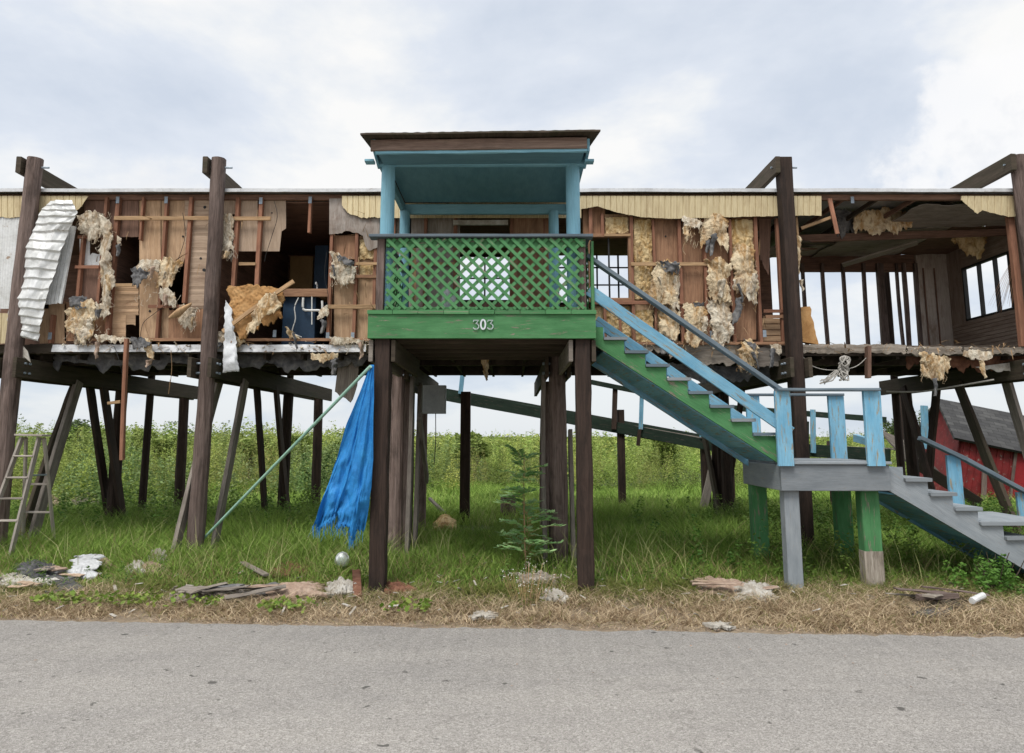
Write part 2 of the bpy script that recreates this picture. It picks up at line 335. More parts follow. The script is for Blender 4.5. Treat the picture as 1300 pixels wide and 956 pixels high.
def sheet(name, mat, parent, Y, top, bot, th=.012, jag=0.0, jtop=0.0, lump=0.0, ls=3.0, bulge=0.0, corr=None, nu=None, nv=None, grain='v', side=0.0, smoothf=False, label=None, tiltY=0.0, **tg):
    """piece of the wall: top and bottom outlines taken at distance Y; corr=(n, amp, 'u'|'v')"""
    sd = random.uniform(0, 99)
    w = abs(P(top[-1][0], top[-1][1], Y).x-P(top[0][0], top[0][1], Y).x)
    nu = nu or max(2, int(w/.03)); h = abs(ZY(top[0][1], Y)-ZY(bot[0][1], Y)); nv = nv or max(2, min(40, int(h/.04)))
    def fn(u, v):
        a = poly(top, u); b = poly(bot, u)
        p = P(a[0], a[1], Y).lerp(P(b[0], b[1], Y), v)
        if jag and v > .5: p.z += jag*((v-.5)*2)**2*(fb(u*w*9, sd, 0)+.6*fb(u*w*40, sd, 3, 2))
        if jtop and v < .5: p.z += jtop*((.5-v)*2)**2*(fb(u*w*9, sd, 5)+.6*fb(u*w*40, sd, 8, 2))
        if side: p.x += side*(abs(u-.5)*2)**3*fb(sd, v*h*12, 1)
        dy = 0
        if lump: dy -= lump*(fb(p.x*ls+sd, p.z*ls, 0, 5)+.35)*min(1, 6*min(u, 1-u)+.2)*min(1, 6*min(v, 1-v)+.2)
        if bulge: dy -= bulge*math.sin(math.pi*u)*math.sin(math.pi*min(1, v*.9+.1))
        if corr:
            t = (u if corr[2] == 'u' else v)*corr[0]; dy -= corr[1]*(abs(math.sin(math.pi*t))**.6 if corr[1] < .0119 else min(1, abs(math.sin(math.pi*t))*4))
        p.y += dy-tiltY*v
        return p
    return MB().grid(fn, nu, nv, (0, th, 0), grain).build(name, mat, parent, smoothf, label, **tg)
def batt(parent, Y, top, bot, mat='insul', lump=.055, th=.010, label=None, name='insulation_batt', ls=3., jag=.11, jtop=.06, side=.06, bulge=.03, **tg):
    """torn blanket: draped sheet with a few big folds, crisp ragged edges"""
    sd = random.uniform(0, 99); ang = random.uniform(-.9, .9); ca, sa = math.cos(ang), math.sin(ang)
    w = abs(P(top[-1][0], top[-1][1], Y).x-P(top[0][0], top[0][1], Y).x); h = abs(ZY(top[0][1], Y)-ZY(bot[0][1], Y))
    nu = tg.pop('nu', 0) or max(18, min(60, int(w/.008))); nv = tg.pop('nv', 0) or max(18, min(70, int(h/.010)))
    k = min(1, min(w, h)/.25+.2); sm = tg.pop('smoothf', True)
    def fn(u, v):
        a = poly(top, u); b = poly(bot, u)
        p = P(a[0], a[1], Y).lerp(P(b[0], b[1], Y), v)
        x, z = p.x, p.z
        ed = lambda q: .9*fb(q*5, sd, 0, 3)+.8*abs(fb(q*11, sd+4, 2, 2))-.3+.45*fb(q*27, sd, 3, 3)
        p.z += k*jag*max(0, (v-.5)*2)**3*ed(x)+k*jtop*max(0, (.5-v)*2)**3*ed(x+9)
        p.x += k*side*(abs(u-.5)*2)**2*(fb(sd, z*6, 1)+.4*fb(sd, z*24, 1, 3))
        q = (x*ca+z*sa)*9+1.6*fb(x*ls, z*ls+sd, 0, 2)
        fold = abs(math.sin(q))                       # sharp valleys, round crests
        f = fb(x*ls+sd, z*ls, 0, 3)
        p.y -= k*(lump*(.7*fold+.6*f)+.014*fb(x*30+sd, z*22, 4, 3))+bulge*math.sin(math.pi*u)
        p.x += .012*f
        return p
    return MB().grid(fn, nu, nv, (0, th, 0), 'v').build(name, mat, parent, sm, label, **tg)
# ================================================================== SETTING
def road_edge(x): return 6.12-.062*x
def gheight(x, y):
    z = -.05 if y > road_edge(x) else -.06
    return z+.03*mn.noise(Vector((x*.6, y*.6, 0))) if y > road_edge(x)+.3 else -.03
m = MB()
gx = [-1500, -300, -60]+[i*.5 for i in range(-60, 61)]+[60, 300, 1500]
gy = [-60, 0, 3, 5]+[5.5+i*.25 for i in range(0, 80)]+[30, 60, 200, 800, 3000]
vs = [Vector((x, y, (gheight(x, y) if abs(x) < 31 and y < 26 else -.03))) for y in gy for x in gx]
nx = len(gx); fs = [[j*nx+i, j*nx+i+1, (j+1)*nx+i+1, (j+1)*nx+i] for j in range(len(gy)-1) for i in range(nx-1)]
m.add(vs, fs, [[(0, 0)]*4 for _ in fs])
m.build('ground', 'ground', None, True, kind='structure')
m = MB(); vs = []; K = 900
for i in range(K+1):
    x = -26+52*i/K
    e = road_edge(x)+.06*fb(x*2, 1, 0)+.05*fb(x*11, 2, 0)
    vs += [Vector((x, road_edge(x)-6.4, .0)), Vector((x, road_edge(x)-3, .045)), Vector((x, e-.08, .0)), Vector((x, e, -.05))]
fs = [[i*4+j, i*4+4+j, i*4+5+j, i*4+1+j] for i in range(K) for j in range(3)]
m.add(vs, fs, [[(0, 0)]*4 for _ in fs]); m.build('road', 'road', None, True, kind='structure')
# ================================================================== TIMBER FRAMES carrying the trailer
YF, YB = 9.6, 12.6                                       # trailer front and back walls
def bent(X, label, tall=True, yfr=9.36, yend=15.0, mids=(12.1, 14.4), lean=0, pm='pile', sq=False, braces=(), girz=2.4, r=.1, topz=5.56, greyb=False):
    t = thing('timber_frame', label, 'pile frame', (X, yfr, -.05), 'timber frames carrying the raised trailer')
    zt = topz if tall else 2.75
    m = MB()
    if sq: m.beam((X, yfr, -.15), (X+lean, yfr, zt), r*2, r*2, (0, 1, 0), ch=.012, jit=.004, seg=14)
    else: m.pole((X, yfr, -.15), (X+lean, yfr, zt), r*1.12, r*.96, 14, .006, 16, .03)
    m.build('post', pm, t)
    for y in mids: MB().pole((X+random.uniform(-.05, .05), y, -.15), (X, y, 2.5), .105, .095, 10, .004, 8, .02).build('post', 'pile_dark' if not greyb else 'pile', t)
    for s_ in (-1, 1):
        gd = MB().beam((X+s_*(r+.035), yfr-.2, girz+.135), (X+s_*(r+.035), yend, girz+.135), .05, .27, (0, 0, 1), jit=.004, ch=.006).build('girder', 'girder', t)
    b = MB()
    for yy in (yfr-.04, yfr+.05):
        for zz in (.07, .2): b.pole((X-r-.085, yy, girz+zz), (X+r+.085, yy, girz+zz), .016, n=8, seg=1)
    b.build('bolts', 'strap', gd)
    if tall:
        MB().pole((X+lean, YB+.35, -.1), (X+lean, YB+.35, zt), .07, .06, 10).build('post', 'pile_dark', t)
        MB().beam((X+lean-(r+.04), yfr-.12, zt-.13), (X+lean-(r+.04), YB+.5, zt-.13), .07, .24, (0, 0, 1), jit=.004).build('top_beam', 'girder', t)
        MB().pole((X+lean-r-.1, yfr, zt-.13), (X+lean+r+.1, yfr, zt-.13), .014, n=6, seg=1).build('bolt', 'strap', t)
    for (y0, z0, y1, z1, dx, mt) in braces:
        MB().beam((X+dx, y0, z0), (X+dx, y1, z1), .055, .17, (0, 0, 1), jit=.004, warp=.02).build('brace', mt, t)
    return t
bent(XP(11, 9.36, 1.8), 'leftmost tall round post frame, beside the wooden stepladder', lean=.0, mids=(12.0, 14.3), yend=15.0, r=.108,
     braces=[(10.55, 2.45, 9.75, -.1, .15, 'grey_wood'), (10.95, 2.45, 9.95, -.1, -.15, 'girder'), (11.2, 2.5, 12.2, -.05, .13, 'pile_dark'), (11.3, 2.5, 12.3, -.05, -.15, 'pile_dark')])
bent(XP(257, 9.36, 1.8), 'tall reddish round post frame by the foot of the green pole', mids=(12.9, 14.9), yend=15.4, r=.1,
     braces=[(10.35, 2.45, 9.5, -.1, .165, 'grey_wood'), (10.2, 2.45, 9.15, .1, -.16, 'grey_wood'), (11.8, 2.5, 12.9, -.05, .13, 'pile_dark'), (11.6, 2.5, 12.4, -.05, -.13, 'pile_dark')])
bent(-1.62, 'short grey post frame behind the blue tarpaulin, meter box fixed on it', tall=False, yfr=9.7, mids=(10.7, 12.4), yend=13.6, r=.1, greyb=True,
     braces=[(9.75, 2.45, 9.55, -.1, .2, 'grey_wood'), (10.9, 1.6, 9.5, -.1, -.16, 'grey_wood'), (10.9, 2.45, 10.6, -.1, .16, 'grey_wood'), (11.6, .9, 10.5, 1.9, .2, 'grey_wood')])
bent(.62, 'short thick post frame behind the feathery green sapling', tall=False, yfr=9.35, mids=(11.2, 12.4), yend=13.6, r=.115, greyb=True,
     braces=[(9.5, 2.45, 9.25, -.1, -.18, 'grey_wood'), (9.6, 1.7, 9.3, -.1, .19, 'grey_wood')])
bent(3.9, 'tall dark square post frame behind the stair landing', pm='pile_dark', sq=True, mids=(12.6, 13.2), yend=14.6, r=.09, lean=0,
     braces=[(12.0, 2.45, 13.5, -.1, .15, 'pile_dark'), (14.0, 2.5, 12.5, -.1, -.15, 'girder')])
bent(7.26, 'rightmost tall post frame in front of the red shed', mids=(12.6,), yend=13.2, r=.1, yfr=9.36,
     braces=[(10.25, 2.45, 9.5, -.1, .17, 'grey_wood'), (10.85, 2.45, 9.7, -.1, -.17, 'girder'), (11.9, 2.5, 12.6, -.05, .15, 'pile_dark'), (12.4, 2.5, 11.6, -.05, -.15, 'pile_dark')], topz=5.6)
# ================================================================== TRAILER
XL, XR = -9.6, 8.25; ZF = 2.89; ZC = 5.03
T = thing('mobile_home', 'long gutted mobile home with stripped walls and torn insulation, raised on timber frames', 'mobile home', (0, 11, 2.65))
# roof: low bow, thin white edge
m = MB()
def rf(u, v):
    x = XL+(XR-XL)*u; y = YF-.16+(YB+.3-YF)*v
    return Vector((x, y, ZC+.075+.16*math.sin(math.pi*v)+.006*fb(x*1.3, v*3, 0)))
m.grid(rf, 120, 8, (0, 0, .03)); m.build('roof', 'roofmetal', T)
m = MB()
def edge(u, v):
    x = XL+(XR-XL)*u
    return Vector((x, YF-.175-.004*fb(x*3, 0, 0), ZC+.115-.05*v+.008*fb(x*.9, 2, 0)+.002*fb(x*9, 3, 0)))
m.grid(edge, 200, 2, (0, .008, 0)); m.build('roof_edge_trim', 'flash', T)
m = MB(); m.box(XL, XR, YF-.03, YF+.04, ZC+.0, ZC+.08); m.build('top_plate', 'ply_dark', T)
# ceiling with a broken zone in the right room
def XW(px, py=340, Y=YF): return P(px, py, Y).x
xa, xb = XW(1012), XR
m = MB()
m.grid(lambda u, v: Vector((XL+(xa-XL)*u, YF+.05+(YB-YF-.1)*v, ZC-.02-.01*fb(u*9, v*4, 0))), 60, 6, (0, 0, .012), 'h'); m.build('ceiling', 'ply_dark', T)
def ceilR(x0, x1, y0, y1, sag, mat, cr):
    def fn(u, v):
        x = x0+(x1-x0)*u; y = y0+(y1-y0)*v
        return Vector((x+.04*fb(y*5, x0, 0)*(abs(u-.5)*2)**3, y+.06*fb(x*5, y0, 0)*(1-v)**2, ZC-.02-sag[0]*(1-u)*(1-v)-sag[1]*u*(1-v)-sag[2]*(1-u)*v-sag[3]*u*v+.02*fb(x*3, y*3, 1)))
    return MB().grid(fn, 24, 14, (0, 0, .01), 'h').build('ceiling', mat, T)
ceilR(xa+.02, xa+1.7, YF+1.7, YB-.06, (.25, .02, .12, .0), 'inner_grey', 1)
ceilR(xa+1.5, xa+3.1, YF+1.2, YB-.06, (.1, .0, .05, .0), 'inner_grey', 1)
ceilR(xa+1.9, XR-.05, YF+.1, YF+1.15, (.02, .0, .04, .0), 'inner_grey', 1)
ceilR(xa+3.12, XR-.05, YF+1.2, YB-.06, (.0, .0, .0, .0), 'ply_dark', 1)
for i, (x, dz) in enumerate([(xa+.25, 0), (xa+.75, 0), (xa+1.25, .02), (xa+1.8, 0), (xa+2.4, 0), (xa+3.0, 0), (xa+3.6, 0), (xa+4.1, 0)]):
    MB().beam((x, YF+.05, ZC+.035), (x, YB-.05, ZC+.035-dz), .04, .07, (0, 0, 1), warp=.01).build('rafter', 'ply_dark' if i % 2 else 'girder', T)
MB().beam((xa+.1, YF+.95, 4.72), (XR-.1, YF+1.25, 4.93), .05, .12, (0, 0, 1)).build('ceiling_beam', 'ply_dark', T)
MB().beam((xa+.05, YF+.5, 4.55), (xa+1.35, YF+1.75, 4.88), .16, .03, (0, 0, 1)).build('fallen_ceiling_board', 'girder', T)
MB().beam((xa+.2, YF+.75, 4.5), (xa+1.2, YF+2.2, 4.9), .22, .025, (0, 0, 1)).build('fallen_ceiling_board', 'ply_dark', T)
MB().beam((xa+1.75, YF+2.2, 4.62), (xa+2.75, YF+1.6, 4.86), .25, .03, (0, 0, 1)).build('fallen_ceiling_board', 'inner_grey', T)
batt(T, YF+.9, [(1082, 270), (1120, 266), (1160, 268)], [(1085, 292), (1110, 298), (1158, 288)], 'insul', label='brown insulation sagging from the broken ceiling')
batt(T, YF+1.6, [(1205, 292), (1225, 296), (1250, 300)], [(1206, 308), (1225, 322), (1246, 330)], 'insul_y')
batt(T, YF+1.0, [(1060, 268), (1085, 270)], [(1062, 300), (1084, 290)], 'kraft', lump=.05)
# floor and chassis
MB().box(XL, XR, YF+.02, YB, ZF-.07, ZF).build('floor', 'girder', T)
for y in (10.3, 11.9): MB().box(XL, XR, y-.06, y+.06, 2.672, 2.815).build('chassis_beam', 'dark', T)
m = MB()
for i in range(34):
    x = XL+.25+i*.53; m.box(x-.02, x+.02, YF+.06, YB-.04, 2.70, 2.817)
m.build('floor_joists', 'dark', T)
x0, x1 = XW(71, 440), XW(466, 440)
m = MB()
def fl(u, v):
    x = x0+(x1-x0)*u
    return Vector((x, YF-.07-.02*v-.006*fb(x*2, v, 0), ZF-.0-.105*v+.012*fb(x*1.1, 4, 0)+.004*fb(x*12, v*2, 0)))
m.grid(fl, 120, 3, (0, .012, 0)); m.build('floor_edge_flashing', 'flash', T)
MB().beam((x0-2, YF-.02, ZF-.06), (x1+.1, YF-.02, ZF-.06), .05, .13, (0, 0, 1)).build('rim_joist', 'girder', T)
def rimb(pa, pb, ya, yb, mat='rot', nm='rim_board', Y=YF-.05, jag=.06):
    sheet(nm, mat, T, Y, [(pa, ya), (pb, ya)], [(pa, yb), (pb, yb)], .04, jag=jag, jtop=.015, grain='h', side=.05)
rimb(757, 868, 437, 446); rimb(869, 958, 438, 463, 'rot'); rimb(959, 990, 441, 464, 'grey_wood', jag=.02)
rimb(1014, 1150, 437, 448, 'rot', jag=.03); rimb(1151, 1222, 440, 450, 'rot', jag=.05); rimb(1223, 1320, 441, 449, 'rot')
rimb(0, 70, 437, 447, 'girder')
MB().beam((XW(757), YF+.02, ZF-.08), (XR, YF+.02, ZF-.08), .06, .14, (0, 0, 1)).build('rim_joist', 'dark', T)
MB().beam(P(1102, 440, YF-.1), P(1102, 480, YF-.1), .05, .1, (0, 1, 0)).build('hanging_block', 'ply_dark', T)
# back wall: solid pieces and openings
def bw(pa, pb, ya=None, yb=None, mat='ply_dark', Y=YB, nm='back_wall'):
    xa_ = XW(pa, 340, Y) if pa is not None else XL; xb_ = XW(pb, 340, Y) if pb is not None else XR
    z1 = ZC if ya is None else ZY(ya, Y); z0 = ZF if yb is None else ZY(yb, Y)
    o = MB().box(xa_, xb_, Y, Y+.05, z0, z1).build(nm, mat, T); return o
bw(None, 492); bw(492, 517, None, 350); bw(492, 517, 402, None); bw(517, 584); bw(584, 647, None, 326); bw(584, 647, 381, None); bw(647, 704)
bw(704, 810, None, 318); bw(704, 810, 384, None, 'ply_brown'); bw(810, 978)
bw(978, 1012, None, 326, 'ply_dark'); bw(1012, 1168, None, 345, 'ply_dark'); bw(978, 1012, 410, None, 'ply_brown')
bw(1164, 1206, mat='grey_panel', Y=YB-.05, nm='wall_panel')
m = MB()
for px in (1172, 1186): m.box(XW(px, 340, YB-.07)-.012, XW(px, 340, YB-.07)+.012, YB-.075, YB-.05, ZF, 4.75)
m.build('batten', 'ply_dark', T)
for px, w in ((1021, .05), (1048, .05), (1073, .05), (1098, .05), (1118, .09), (1124, .05), (1143, .035), (1149, .06), (1164, .06)):
    x = XW(px, 390, YB)
    MB().beam((x, YB-.02, ZF-.02), (x+random.uniform(-.03, .03), YB-.02, 4.85), w, .08, (0, 1, 0), warp=.01).build('back_stud', 'pile', T)
# back window frames
def winframe(pa, pb, ya, yb, Y, mx, my, mat='black'):
    m = MB(); xa_, xb_ = XW(pa, 350, Y), XW(pb, 350, Y); z1, z0 = ZY(ya, Y), ZY(yb, Y); w = .035
    m.box(xa_-w, xb_+w, Y-.03, Y+.03, z1, z1+w); m.box(xa_-w, xb_+w, Y-.03, Y+.03, z0-w, z0)
    m.box(xa_-w, xa_, Y-.03, Y+.03, z0, z1); m.box(xb_, xb_+w, Y-.03, Y+.03, z0, z1)
    for i in range(1, mx+1):
        x = xa_+(xb_-xa_)*i/(mx+1); m.box(x-.015, x+.015, Y-.02, Y+.02, z0, z1)
    for i in range(1, my+1):
        z = z0+(z1-z0)*i/(my+1); m.box(xa_, xb_, Y-.018, Y+.018, z-.012, z+.012)
    return m.build('window_frame', mat, T)
winframe(584, 647, 326, 381, YB-.04, 1, 1, 'pile_dark'); winframe(704, 812, 318, 384, YB-.04, 3, 2)
# front-wall window opening on the right of the porch (frame)
m = MB(); Yw = YF-.02; xa_, xb_ = XW(750), XW(797); z1, z0 = ZY(302, Yw), ZY(379, Yw)
for a in ((xa_-.04, xb_+.04, z1, z1+.05), (xa_-.04, xb_+.04, z0-.06, z0), (xb_, xb_+.04, z0, z1), (xa_-.04, xa_, z0, z1)): m.box(a[0], a[1], Yw-.05, Yw+.03, a[2], a[3])
wf = m.build('window_frame', 'ply_brown', T)
MB().box(XW(773)-.012, XW(773)+.012, Yw-.01, Yw+.01, z0, z1).build('mullion', 'black', wf)
# end wall at the right with a window
m = MB(); xe = XR-.06
wy0, wy1, wz0, wz1 = 10.95, 12.12, 3.67, 4.64
for (y0, y1, z0, z1) in ((YF, wy0, ZF, ZC), (wy1, YB-.06, ZF, ZC), (wy0, wy1, ZF, wz0), (wy0, wy1, wz1, ZC)): m.box(xe, xe+.05, y0, y1, z0, z1)
m.build('end_wall', 'wall_dun', T)
m = MB()
for k in range(11):
    z = ZF+.05+k*.065; m.box(xe-.014, xe, YF+.1, YB-.08, z, z+.052)
m.build('wainscot_boards', 'wall_dun', T)
m = MB()
for (y0, y1, z0, z1) in ((wy0, wy1, wz1-.03, wz1), (wy0, wy1, wz0, wz0+.03), (wy0, wy0+.03, wz0, wz1), (wy1-.03, wy1, wz0, wz1), (11.7, 11.72, wz0, wz1), (11.3, 11.32, wz0, wz1)): m.box(xe-.02, xe+.06, y0, y1, z0, z1)
m.build('window_frame', 'black', T)
MB().box(xe-.03, xe-.002, 11.5, 11.58, ZF+.16, ZF+.27).build('socket_plate', 'white', T)
# interior partitions (dark rooms on the left)
MB().box(XW(275), XW(277), YF+.1, YB-.02, ZF, ZC-.03).build('partition', 'ply_dark', T)
MB().box(XW(137), XW(139), YF+.1, YB-.02, ZF, ZC-.03).build('partition', 'ply_dark', T)
MB().box(XW(419), XW(421), YF+.1, YB-.02, ZF, ZC-.03).build('partition', 'ply_brown', T)
MB().box(XW(966)-.04, XW(966), YF+.5, YB-.02, ZF, ZC-.03).build('partition', 'ply_dark', T)
MB().box(XW(480), XW(482), YF+.1, YB-.02, ZF, ZC-.03).build('partition', 'ply_dark', T)
MB().box(XW(368, 340, 11.2), XW(397, 340, 11.2), 11.2, 11.7, ZF, 4.62).build('cupboard', 'ochre', T)
MB().box(XW(399, 340, 11.0), XW(416, 340, 11.0), 11.0, 11.05, ZF, 4.75).build('inner_door', 'navy', T)
# kitchen counter
c0, c1 = XW(357), XW(419)
MB().box(c0, c1, YF+.06, YF+.62, ZY(373, YF), ZY(373, YF)+.04).build('countertop', 'lath', T)
MB().box(c0, c1, YF+.03, YF+.06, ZY(376, YF), ZY(366, YF)).build('counter_edge', 'ply_brown', T)
MB().box(c0+.02, XW(400), YF+.1, YF+.58, ZF+.02, ZY(373, YF)-.005).build('sink_cabinet', 'navy', T)
m = MB(); zc = ZY(372, YF)+.045
m.box(XW(380), XW(410), YF+.1, YF+.5, zc, zc+.02); m.tube([(XW(392), YF+.45, zc), (XW(392), YF+.45, zc+.16), (XW(394), YF+.32, zc+.18), (XW(396), YF+.22, zc+.14)], .012)
m.build('sink', 'flash', T)
yy = YF+.04
MB().tube([P(385, 378, yy), P(385, 392, yy), P(392, 394, yy), P(404, 394, yy), P(409, 394, yy), P(409, 382, yy)], .017).tube([P(396, 376, yy), P(396, 412, yy)], .009).build('drain_pipe', 'plastic', T)
MB().tube([P(379, 378, yy-.01), P(374, 390, yy-.02), P(375, 405, yy-.03), P(371, 421, yy-.02), P(378, 426, yy-.02), P(383, 428, yy)], .008).build('hose', 'plastic', T)
# ---- studs of the front wall
YS = YF-.035
STUDS = []
def stud(px, ya, yb, w=.042, mat='stud', tilt=0, plates=True):
    x = XW(px); z1, z0 = ZY(ya, YS), ZY(yb, YS)
    o = MB().beam((x+tilt, YS, z1), (x, YS, z0), w, .07, (0, 1, 0), ch=.003, jit=.002, warp=.006).build('stud', mat, T); STUDS.append(o)
    return o
def plate(px, y0):
    st_ = min([o for o in STUDS], key=lambda o: abs(LOC[o].x-XW(px)))
    x = XW(px); z = ZY(y0, YS); MB().box(x-.024, x+.024, YS-.042, YS-.036, z-.05, z+.05).build('strap_plate', 'strap', st_)
for a in [(105, 300, 380), (131, 251, 390), (146, 251, 431, .06), (178, 251, 305, .03), (208, 251, 430, .04), (239, 251, 385, .05), (299, 251, 402, .055), (329, 251, 376, .055), (392, 251, 296, .04), (421, 298, 432, .045), (453, 296, 432, .045), (477, 300, 432, .045),
          (76, 400, 436, .045), (802, 275, 446, .045), (829.5, 279, 437, .035), (863, 279, 437, .05), (894, 279, 437, .045), (927, 279, 437, .045), (960, 276, 437, .045), (988, 278, 437, .04),
          (1286, 275, 440, .09), (766, 390, 438, .04), (785, 390, 438, .035), (765, 272, 300, .04), (750, 265, 300, .05),
          (500, 251, 436, .045), (540, 251, 436, .045), (578, 251, 436, .05), (650, 251, 436, .05), (690, 251, 436, .045), (725, 251, 436, .045)]:
    stud(*a)
for px, y in ((146, 255), (208, 255), (392, 255), (329, 256), (76, 427), (119, 425), (355, 424), (421, 427), (452, 427), (770, 424), (836, 425), (898, 425), (964, 424), (1085, 255)): plate(px, y)
def block(pa, pb, ya, yb, mat='lath', Y=YS-.045, dz=0):
    z = (ZY(ya, Y)+ZY(yb, Y))/2; h = abs(ZY(ya, Y)-ZY(yb, Y))
    MB().beam((XW(pa), Y, z), (XW(pb), Y, z+dz), .02, h, (0, 0, 1), ch=.002).build('blocking', mat, T)
for a in [(144, 268, 274.5, 279.5), (269, 343, 275, 280), (100, 130, 299, 303, 'stud'), (100, 130, 337, 341, 'stud'), (306, 327, 333, 337), (196, 240, 387, 391, 'stud'), (421, 480, 387, 392), (453, 480, 333, 336.5), (453, 480, 349, 353, 'ply_brown'),
          (800, 900, 333, 337.5), (750, 865, 382, 386.5, 'stud'), (147, 176, 360, 364), (767, 800, 297, 300), (964, 990, 393, 397, 'stud'), (966, 990, 400, 404, 'ply_brown'), (500, 578, 333, 337), (100, 480, 429.5, 433, 'ply_brown'), (757, 1000, 434, 437.5, 'ply_brown')]: block(*a)
# ---- panels behind the studs
YP = YF+.012
def panel(pa, pb, ya, yb, mat, grain='v', jag=.0, jtop=0., corr=None, Y=YP, bot=None, top=None, **k):
    return sheet('wall_panel', mat, T, Y, top or [(pa, ya), (pb, ya)], bot or [(pa, yb), (pb, yb)], .008, jag=jag, jtop=jtop, corr=corr, grain=grain, **k)
panel(107, 146, 251, 300, 'ply_dark'); panel(99, 126, 341, 382, 'ply_dark', jag=.03)
panel(149, 176, 252, 301, 'ply_dark', jag=.02, corr=(9, .006, 'u'))
panel(177, 205, 251, 429, 'ply_tan'); panel(204, 237, 251, 332, 'ply_tan', bot=[(204, 338), (226, 334), (230, 345), (237, 320)], jag=.04)
panel(235, 270, 251, 392, 'ply_pale', 'h', corr=(17, .01, 'v')); panel(143, 176, 362, 400, 'ply_tan', 'h', corr=(5, .01, 'v')); panel(143, 160, 400, 430, 'ply_tan', 'h', corr=(3, .01, 'v')); panel(160, 172, 400, 412, 'ply_tan', 'h', jag=.03)
panel(100, 147, 300, 430, 'ply_brown', Y=YP+.02, jag=.02) if False else None
panel(204, 214, 332, 431, 'ply_tan'); panel(214, 276, 392, 433, 'ply_brown', jtop=.05)
panel(262, 299, 251, 272, 'ply_pale'); panel(262, 272, 272, 392, 'ply_pale')
panel(303, 327, 251, 319, 'ply_pale'); panel(330, 363, 251, 319, 'ply_pale', bot=[(330, 319), (357, 319), (357, 294), (363, 290)])
panel(82, 147, 382, 433, 'ply_brown', jtop=.04); panel(50, 84, 385, 436, 'ply_tan', jtop=.04)
panel(40, 62, 285, 392, 'ply_brown')
sheet('white_panel', 'white_metal', T, YP-.006, [(101, 303), (114, 303)], [(101, 337), (114, 337)], .008)
sheet('white_panel', 'white_metal', T, YP-.006, [(114, 323), (127, 321)], [(114, 337), (127, 337)], .008, jtop=.03)
panel(418, 482, 252, 297, 'grey_panel', bot=[(418, 297), (430, 297), (440, 293), (455, 296), (462, 300), (464, 316), (472, 318), (482, 312)], jag=.02, Y=YS-.05, lump=.02)
panel(423, 452, 299, 329, 'ply_brown'); panel(452, 480, 300, 432, 'ply_tan'); panel(424, 452, 355, 432, 'ply_tan')
panel(482, 522, 251, 345, 'inner_grey'); panel(519, 584, 251, 436, 'inner_grey'); panel(647, 702, 251, 436, 'ply_brown'); panel(584, 647, 384, 436, 'ply_dark', jtop=.04)
panel(740, 768, 262, 300, 'ply_brown'); panel(768, 799, 272, 298, 'ply_tan')
panel(804, 829, 276, 432, 'ply_tan'); panel(831, 861, 276, 334, 'ply_brown'); panel(831, 861, 334, 434, 'ply_tan'); panel(866, 893, 276, 395, 'ply_brown'); panel(866, 893, 395, 434, 'ply_brown')
panel(896, 926, 276, 434, 'ply_brown'); panel(929, 960, 276, 433, 'ply_brown', bot=[(929, 433), (960, 431)]); panel(751, 804, 388, 434, 'ply_tan')
m = MB()
for i in range(4): m.box(XW(965), XW(990), YP+.02, YP+.04, ZY(404+7.5*i+6.5, YP), ZY(404+7.5*i, YP))
m.build('lap_boards', 'ply_tan', T)
sheet('curtain_scrap', 'ply_dark', T, YF+.3, [(963, 278), (979, 278)], [(965, 330), (976, 350)], .01, jag=.1)
# ---- golden insulation still in the bays
for a in [(804, 828, 279, 333), (804, 828, 338, 380), (926, 957, 279, 345), (768, 797, 276, 297), (755, 800, 390, 436), (803, 829, 394, 436), (457, 480, 304, 330), (457, 480, 337, 350), (832, 860, 395, 436)]:
    batt(T, YF-.005, [(a[0], a[2]), (a[1], a[2])], [(a[0], a[3]), (a[1], a[3])], 'insul_y', lump=.025, th=.01, jag=.03, jtop=.01, side=.02, bulge=.01, ls=9, name='insulation_fill')
